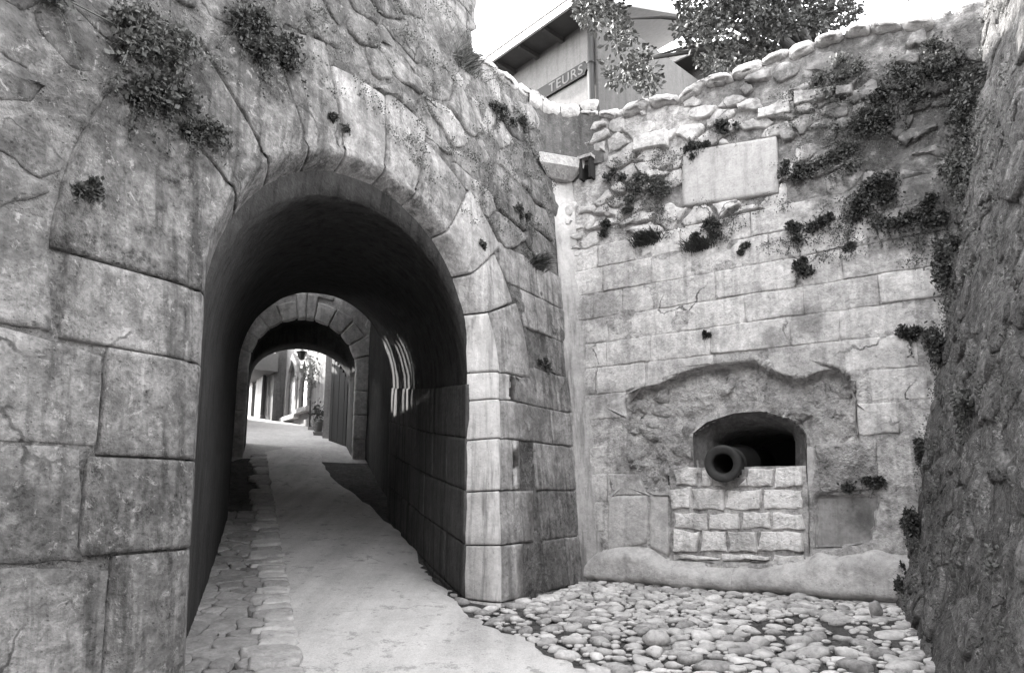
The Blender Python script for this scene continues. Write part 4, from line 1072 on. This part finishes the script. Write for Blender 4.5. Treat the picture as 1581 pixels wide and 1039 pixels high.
# ------------------------------------------------------------------ terrace and houses behind the cannon wall
zt = 4.7; a = KC - CW.n * 1.3; b_ = K2 - CW.n * 1.3 - CW.d * 14
b = MB(); b.add([a * [1, 1, 0] + [0, 0, zt], a * [1, 1, 0] + TA * 32 + [0, 0, zt + 1], a * [1, 1, 0] + TA * 32 + SA * 40 + [0, 0, zt + 1], b_ * [1, 1, 0] + [0, 0, zt]], [(0, 1, 2, 3)])
tag(b.build('terrace', M['dirt'], None, None, False), kind='structure')
def house(name, label, cpx, Y, vp, epx, lpx, rpx, zb, lenB, sign=False):
    c = at_y(cpx[0], cpx[1], Y); c[2] = zb; H = Wall(c, az_vp(vp), 0, 1)
    if H.n @ (CC - c) < 0: H = Wall(c, az_vp(vp), 0, -1)
    h = thing(name, label, 'house', c)
    O2 = Wall(c + H.n * .75, az_vp(vp), 0, 1 if H.n @ Wall(c, az_vp(vp), 0, 1).n > 0 else -1)
    ze = O2.hit(*epx)[2]; uL, uR = O2.uv(lpx, epx[1])[0], O2.uv(rpx, epx[1])[0]
    uR = O2.uv(rpx, 5)[0]
    up = np.array([0, 0, 1.]); zw = ze + .25
    LB = lenB; rB = -H.n                                   # second wall runs straight back
    V = []
    b = MB(); b.box(c + H.d * 4 - H.n * LB / 2 + up * (zw - zb) / 2, H.d * 4, H.n * LB / 2, up * (zw - zb) / 2); b.build('wall', M['plaster'], h, None, False)
    lo, hi = min(uL, uR), max(uL, uR); mid = (lo + hi) / 2
    b = MB(); b.box(O2.S(mid, ze - zb, 0), O2.d * (hi - lo) / 2, O2.n * .03, up * .11); b.build('fascia', M['fascia'], h, None, False)
    b = MB(); b.box(O2.S(mid, ze - zb + .02, -.40), O2.d * (hi - lo) / 2, O2.n * .38, up * .03); b.build('soffit', M['eave'], h, None, False)
    u = lo + .15
    while u < hi:
        b = MB(); b.box(O2.S(u, ze - zb - .07, -.42), O2.d * .05, O2.n * .33, up * .055); b.build('rafter', M['eave'], h, None, False); u += .85
    b = MB(); p0 = O2.S(lo, ze - zb + .14, .06); p1 = O2.S(hi, ze - zb + .14, .06); bk = -H.n * (LB + 1.0) + up * (LB + 1) * .42
    b.add([p0, p1, p1 + bk, p0 + bk, p0 - up * .05, p1 - up * .05, p1 + bk - up * .05, p0 + bk - up * .05], [(0, 1, 2, 3), (7, 6, 5, 4), (0, 4, 5, 1), (1, 5, 6, 2), (2, 6, 7, 3), (3, 7, 4, 0)]); b.build('roof', M['tile'], h, None, False)
    return h, H, c
hA, HA, cA = house('house', 'plain plaster house with deep eave and downpipe behind the walls', (925, 165), 14.0, -190, (820, 48), 690, 884, 4.5, 5.0)
pp = HA.S(.14, 0, .09)
b = MB(); b.tube([pp + np.array([0, 0, .0]), pp + np.array([0, 0, 8.2])], .075, 12); b.build('downpipe', M['metal'], hA)
for z in (3.2, 5.0, 6.2):
    b = MB(); b.tube([pp + np.array([0, 0, z]), pp + np.array([0, 0, z + .06])], .09, 12); b.build('pipe_bracket', M['metal'], hA)
hB, HB, cB = house('house', 'second roof with deep dark eave further right behind the foliage', (1128, 140), 16.5, -260, (1055, 84), 960, 1079, 4.5, 4.0)
# direction board on the house
sg = thing('sign_board', 'dark arrow-ended board lettered TEURS on the plaster house', 'sign', HA.hit(875, 128))
q = [HA.uv(*p) for p in ((800, 170), (804, 186), (840, 148.5), (903, 124), (908, 118), (912.5, 113), (911, 106), (905, 102.5), (838, 131))]
uR_, uL_ = HA.uv(912, 110)[0], HA.uv(770, 170)[0]; vm = (HA.uv(875, 118)[1] + HA.uv(880, 134)[1]) / 2
vt_, vb_ = HA.uv(876, 114.5)[1], HA.uv(876, 134.5)[1]
sgn = 1 if uL_ > uR_ else -1
out = [(uL_, vb_), (uL_, vt_), (uR_ + sgn * .12, vt_), (uR_ + sgn * .12, vt_ - .05), (uR_, (vt_ + vb_) / 2 + .03), (uR_, (vt_ + vb_) / 2 - .03), (uR_ + sgn * .12, vb_ + .05), (uR_ + sgn * .12, vb_)]
V = [HA.S(u, v, .03) for u, v in out] + [HA.S(u, v, .07) for u, v in out]; k = len(out)
b = MB(); b.add(V, [tuple(range(k, 2 * k)), tuple(range(k - 1, -1, -1))] + [(i, (i + 1) % k, (i + 1) % k + k, i + k) for i in range(k)]); b.build('board', M['sign'], sg, None, False)
cu = bpy.data.curves.new('txt', 'FONT'); cu.body = 'TEURS'; cu.size = 1.0; cu.extrude = .0; cu.space_character = 1.12
tmp = bpy.data.objects.new('txt', cu); COL.objects.link(tmp); bpy.context.view_layer.update()
me = bpy.data.meshes.new_from_object(tmp.evaluated_get(bpy.context.evaluated_depsgraph_get())); bpy.data.objects.remove(tmp)
co = np.array([v.co[:] for v in me.vertices]); co = co - co.min(0); hgt_l = co[:, 1].max(); ln = co[:, 0].max()
uA, uB = HA.uv(851, 140)[0], HA.uv(903, 112)[0]; kx = (uB - uA) / ln; lh = (vt_ - vb_) * .72; y0 = vb_ + (vt_ - vb_) * .14
V = [HA.S(uA + p[0] * kx, y0 + p[1] / hgt_l * lh, .071) for p in co] + [HA.S(uA + p[0] * kx, y0 + p[1] / hgt_l * lh, .085) for p in co]
nV = len(co); Fc = [tuple(f.vertices) for f in me.polygons] + [tuple(i + nV for i in f.vertices) for f in me.polygons]
mesh_obj('lettering', V, Fc, M['letter'], sg, None, False)

# ------------------------------------------------------------------ tree behind the wall
tr = thing('tree', 'leafy tree leaning over the cannon wall in front of the houses', 'tree', (6.4, 12.0, zt))
rt = random.Random(17)
b = MB(); base = np.array([6.4, 12.0, zt - .2])
b.tube([base, base + [-.1, -.1, 1.6], base + [-.4, -.3, 3.0], base + [-.7, -.4, 4.4]], [.28, .23, .2, .15], 10)
fork = base + [-.7, -.4, 4.4]; tips = []
tr_w = b.build('trunk', M['bark'], tr)
lm = MB(); 
targets = [at_y(x, y, Y) for x, y, Y in ((960, 30, 11.2), (940, 110, 11.0), (1075, 40, 11.0), (1130, 60, 11.4), (1200, 40, 10.6), (1260, 50, 10.4), (1300, 20, 10.2), (1010, -60, 11.4), (1180, -90, 11.5), (1080, -140, 11.5), (1330, -120, 11.0), (1230, 10, 12.0), (1000, 90, 11.6), (1110, 10, 12.3))]
for q in targets:
    m1 = fork * .55 + q * .45 + np.array([0, 0, .5]); m2 = fork * .2 + q * .8 + np.array([0, 0, .25]); lm.tube([fork, m1, m2, q], [.09, .055, .03, .012], 6)
lm.build('limb', M['bark'], tr)
lv = MB(); nb = 0
regions = [([(885, -10), (945, -5), (960, 25), (975, 60), (1010, 110), (1010, 135), (965, 150), (930, 100), (935, 55), (900, 30)], .85), ([(1035, -10), (1180, -10), (1330, -10), (1330, 30), (1290, 42), (1225, 62), (1160, 80), (1100, 62), (1070, 72), (1045, 100), (1025, 65), (1060, 25)], .95), ([(1080, 90), (1140, 75), (1200, 65), (1190, 85), (1130, 108), (1085, 118)], .8)]
clusters = []
while len(clusters) < 1500:
    x, y, Y = rt.uniform(870, 1420), rt.uniform(-330, 150), rt.uniform(9.9, 12.6)
    if y > -12:
        ok = False
        for poly, pr in regions:
            if inside((x, y), poly) and rt.random() < pr: ok = True
        if not ok or (y > 40 and rt.random() < .3): continue
        if nz((x * .02, y * .02, Y * .5), 1, 3) < -.12: continue
    else:
        if rt.random() < .35 or nz((x * .012, y * .012, Y * .5), 1, 3) < -.05: continue
    p = at_y(x, y, Y)
    if (p - CW.O) @ CW.n > -.3: continue
    clusters.append(p)
for c in clusters:
    n = rt.randint(16, 30); ax_ = unit([rt.gauss(0, .5), rt.gauss(0, .5) - .3, rt.gauss(.3, .5)])
    R_ = rt.uniform(.13, .24)
    for i in range(n):
        d = unit(np.array([rt.gauss(0, 1), rt.gauss(0, 1), rt.gauss(0, .8)]) + ax_ * .5); p = c + d * R_ * rt.uniform(.3, 1.0)
        o = unit(d + np.array([rt.gauss(0, .4), rt.gauss(0, .4), -.25])); e = unit(np.cross(o, [rt.gauss(0, 1), rt.gauss(0, 1), rt.gauss(0, 1)])); nn = np.cross(o, e); L = rt.uniform(.07, .12); w = L * .3
        lv.add([p, p + o * L * .35 + e * w + nn * .01, p + o * L * .75 + e * w * .7, p + o * L, p + o * L * .75 - e * w * .7, p + o * L * .35 - e * w + nn * .01], [(0, 1, 2, 3), (0, 3, 4, 5)])
lv.build('crown', M['leaf'], tr, None, False)

# ------------------------------------------------------------------ the street beyond the inner gate
A0 = at_y(500, 672, 20.5); B0 = at_y(376, 637, 30.0); fd = unit((B0 - A0) * [1, 1, 0]); fn = np.array([-fd[1], fd[0], 0])
if fn @ (CC - A0) < 0: fn = -fn
SF = Flat(np.array([A0[0], A0[1], 0]), fd, fn)
us1 = SF.uv(440, 600)[0]; us0 = SF.uv(503, 600)[0]; us2 = SF.uv(372, 600)[0]
sb = thing('street_house', 'sunlit pale house with two tall narrow arched windows beyond the inner arch', 'house', SF.S(us1 * .5, 2.9))
b = MB(); b.box(SF.S((us0 + us1) / 2 - .2, 8.5, -1.5), fd * ((us1 - us0) / 2 + .2), fn * 1.5, np.array([0, 0, 6.5])); b.build('wall', M['facade'], sb, None, False)
for x0, x1, y0, y1 in ((449, 457, 559, 640), (469, 477, 559, 628)):
    a, v1 = SF.uv(x0, y0); c, v0 = SF.uv(x1, y1); lo, hi = min(a, c), max(a, c); m = (lo + hi) / 2; hw = (hi - lo) / 2
    prof = [(lo, v0), (lo, v1 - .9), (m - hw * .75, v1 - .4), (m, v1), (m + hw * .75, v1 - .4), (hi, v1 - .9), (hi, v0)]; k = len(prof)
    fo = [(m + (p[0] - m) * 1.45, p[1] + (.22 if 0 < i < k - 1 else 0)) for i, p in enumerate(prof)]
    V = [SF.S(u, v, .10) for u, v in prof] + [SF.S(u, v, .10) for u, v in fo] + [SF.S(u, v, -.02) for u, v in prof] + [SF.S(u, v, -.02) for u, v in fo]
    b = MB(); b.add(V, [q for i in range(k - 1) for q in ((i, i + 1, k + i + 1, k + i), (i, 2 * k + i, 2 * k + i + 1, i + 1), (k + i, k + i + 1, 3 * k + i + 1, 3 * k + i))]); w = b.build('window', M['facade'], sb, None, False)
    b = MB(); b.add([SF.S(u, v, .015) for u, v in prof], [tuple(range(k))]); b.build('pane', M['glass'], w, None, False)
    b = MB(); b.box(SF.S(m, v0 - .08, .08), fd * hw * 1.8, fn * .12, np.array([0, 0, .07])); b.build('sill', M['coping'], w, None, False)
db = thing('dark_house', 'shade-toned house with a dark doorway and canopy at the left bend of the street', 'house', SF.S((us1 + us2) / 2, 4.4))
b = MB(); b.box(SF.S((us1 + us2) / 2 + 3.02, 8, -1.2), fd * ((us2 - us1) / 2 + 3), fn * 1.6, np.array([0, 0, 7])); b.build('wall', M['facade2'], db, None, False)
def sfbox(x0, x1, y0, y1, w, th, name, mat, par):
    a, v1 = SF.uv(x0, y0); c, v0 = SF.uv(x1, y1); b = MB(); b.box(SF.S((a + c) / 2, (v0 + v1) / 2, w), fd * abs(a - c) / 2, fn * th, np.array([0, 0, (v1 - v0) / 2])); return b.build(name, mat, par, None, False)
d_ = sfbox(409, 419, 581, 645, .42, .04, 'door', M['wood'], db)
sfbox(405, 409, 577, 646, .45, .10, 'door_frame', M['facade'], db); sfbox(419, 425, 577, 646, .45, .10, 'door_frame', M['facade'], db); sfbox(409, 419, 577, 581, .45, .10, 'door_frame', M['facade'], db)
sfbox(407, 444, 571, 575, .75, .40, 'canopy', M['eave'], db); sfbox(410, 426, 544, 566, .43, .05, 'shutter', M['eave'], db); sfbox(410, 426, 566, 569, .5, .12, 'window_sill', M['facade'], db); sfbox(391, 399, 590, 630, .43, .05, 'shutter', M['wood'], db)
sfbox(391, 399, 545, 575, .43, .05, 'shutter', M['wood'], db)
a, v = SF.uv(428, 642); a2, v2 = SF.uv(428, 515); b = MB(); b.tube([SF.S(a, v, .55), SF.S(a, v2, .55)], .07, 8); b.build('downpipe', M['metal'], db)
lh = thing('lane_house', 'tall pale house closing the far left end of the lane beyond the inner arch', 'house', st(-2.5, 36, 5))
b = MB(); b.box(st(-2.5, 38, 10.5), SA * 2.0, TA * 2.0, np.array([0, 0, 6.5])); b.build('wall', M['facade'], lh, None, False)
for z in (7.2, 10.0):
    for s_ in (-3.4, -1.6):
        b = MB(); b.box(st(s_, 35.98, z), SA * .4, TA * .05, np.array([0, 0, .65])); w = b.build('window', M['coping'], lh, None, False)
        b = MB(); b.box(st(s_, 35.92, z), SA * .3, TA * .03, np.array([0, 0, .55])); b.build('pane', M['glass'], w, None, False)
ls = thing('lane_house', 'unseen low house added left of the lane to shade the passage', 'house', st(-2.3, 23.5, 2.6))  # unseen house added to shade a sun patch inside the passage
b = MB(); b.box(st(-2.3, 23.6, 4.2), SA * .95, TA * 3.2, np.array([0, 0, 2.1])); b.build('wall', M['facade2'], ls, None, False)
b = MB(); b.box(st(-2.3, 23.6, 6.36), SA * 1.15, TA * 3.35, np.array([0, 0, .06])); b.build('roof', M['tile'], ls, None, False)
# pale jamb pier beside the door leaf
pr_ = thing('stone_pier', 'sunlit pale stone pier just beyond the inner arch', 'pier', at_y(504, 688, 19.0))
P0 = at_y(504, 688, 19.0)
for i in range(6):
    b = MB(); b.box(P0 + np.array([0, .18, .26 + i * .52]), np.array([.12 - .004 * (i % 2), 0, 0]), np.array([0, .2, 0]), np.array([0, 0, .257])); b.build('block', M['facade'], pr_, None, False)
# lantern on a bracket
LS = .62; L0 = at_y(466, 547, 19.2); ln_ = thing('street_lantern', 'black iron lantern hanging below the top of the inner arch', 'lantern', L0 - np.array([0, 0, .25]))
b = MB(); b.tube([L0 + LS * np.array([0, 0, .22]), L0 + LS * np.array([.1, 0, .45]), L0 + LS * np.array([.55, .1, .5]), L0 + LS * np.array([1.2, .2, .35])], .022, 6); b.build('bracket', M['metal'], ln_)
b = MB(); b.tube([L0 + LS * np.array([0, 0, .22]), L0 + LS * np.array([0, 0, .17]), L0 + LS * np.array([0, 0, .10])], [.03, .09, .19], 6); b.build('cap', M['metal'], ln_, None, False)
b = MB()
for i in range(6):
    q = i / 6 * 2 * math.pi; b.tube([L0 + LS * np.array([.17 * math.cos(q), .17 * math.sin(q), .10]), L0 + LS * np.array([.09 * math.cos(q), .09 * math.sin(q), -.22])], .013, 4)
b.build('frame', M['metal'], ln_); b = MB(); b.tube([L0 + LS * np.array([0, 0, .09]), L0 + LS * np.array([0, 0, -.21])], [.15, .078], 6); b.build('glass', M['glass'], ln_, None, False)
b = MB(); b.tube([L0 + LS * np.array([0, 0, -.21]), L0 + LS * np.array([0, 0, -.28])], [.10, .03], 6); b.build('base', M['metal'], ln_, None, False)
# steps, trough, pot and plants in front of the pale house
stp = thing('stone_step', 'low pale stone steps at the foot of the sunlit street house', 'steps', at_y(476, 668, 20.2))
P0 = at_y(478, 668, 20.2)
for i in range(2):
    b = MB(); b.box(P0 + np.array([.05 + .1 * i, .2 + .3 * i, -.1 + .16 * i]), np.array([.33 - .06 * i, 0, 0]), np.array([0, .3, 0]), np.array([0, 0, .14])); b.build('step', M['facade'], stp, None, False)
P0 = at_y(490.5, 682, 19.3)
tb = thing('planter_box', 'dark square planter box standing by the pale pier', 'planter', P0)
b = MB(); b.box(P0 + [0, .15, .13], np.array([.135, 0, 0]), np.array([0, .14, 0]), np.array([0, 0, .13])); b.build('box', M['pot'], tb, None, False)
b = MB(); b.box(P0 + [0, .15, .265], np.array([.15, 0, 0]), np.array([0, .155, 0]), np.array([0, 0, .02])); b.build('rim', M['pot'], tb, None, False)
P1 = at_y(491.5, 667, 19.8); pt = thing('potted_plant', 'dark pot with an upright leafy plant above the planter box', 'plant', P1)
b = MB(); b.tube([P1, P1 + [0, 0, .26], P1 + [0, 0, .27], P1 + [0, 0, .31]], [.09, .13, .15, .15], 14); b.build('pot', M['pot'], pt)
def leaves(name, c, R3v, n, L0_, mat, par, seed):
    rq = random.Random(seed); b = MB()
    for _ in range(n):
        p = np.asarray(c) + np.array([rq.gauss(0, R3v[0]), rq.gauss(0, R3v[1]), rq.gauss(0, R3v[2])]); d = unit([rq.gauss(0, 1), rq.gauss(0, 1), rq.gauss(.3, 1)]); e = unit(np.cross(d, [rq.gauss(0, 1), rq.gauss(0, 1), .2])); L = L0_ * rq.uniform(.6, 1.3)
        b.add([p, p + d * L * .5 + e * L * .3, p + d * L, p + d * L * .5 - e * L * .3], [(0, 1, 2, 3)])
    return b.build(name, mat, par, None, False)
leaves('foliage', P1 + [0, 0, .5], (.09, .09, .16), 160, .10, M['weed'], pt, 1)
V1 = SF.S(*SF.uv(488, 575), .12); vn = thing('climbing_vine', 'leafy vine hanging on the wall right of the arched windows', 'plant', V1)
leaves('foliage', V1, (.22, .25, .35), 420, .10, M['weed2'], vn, 2)
bm_ = MB(); bm_.tube([V1 - [0, 0, 1.9], V1 - [0.02, 0, .8], V1], [.03, .025, .015], 6); bm_.build('stem', M['bark'], vn)
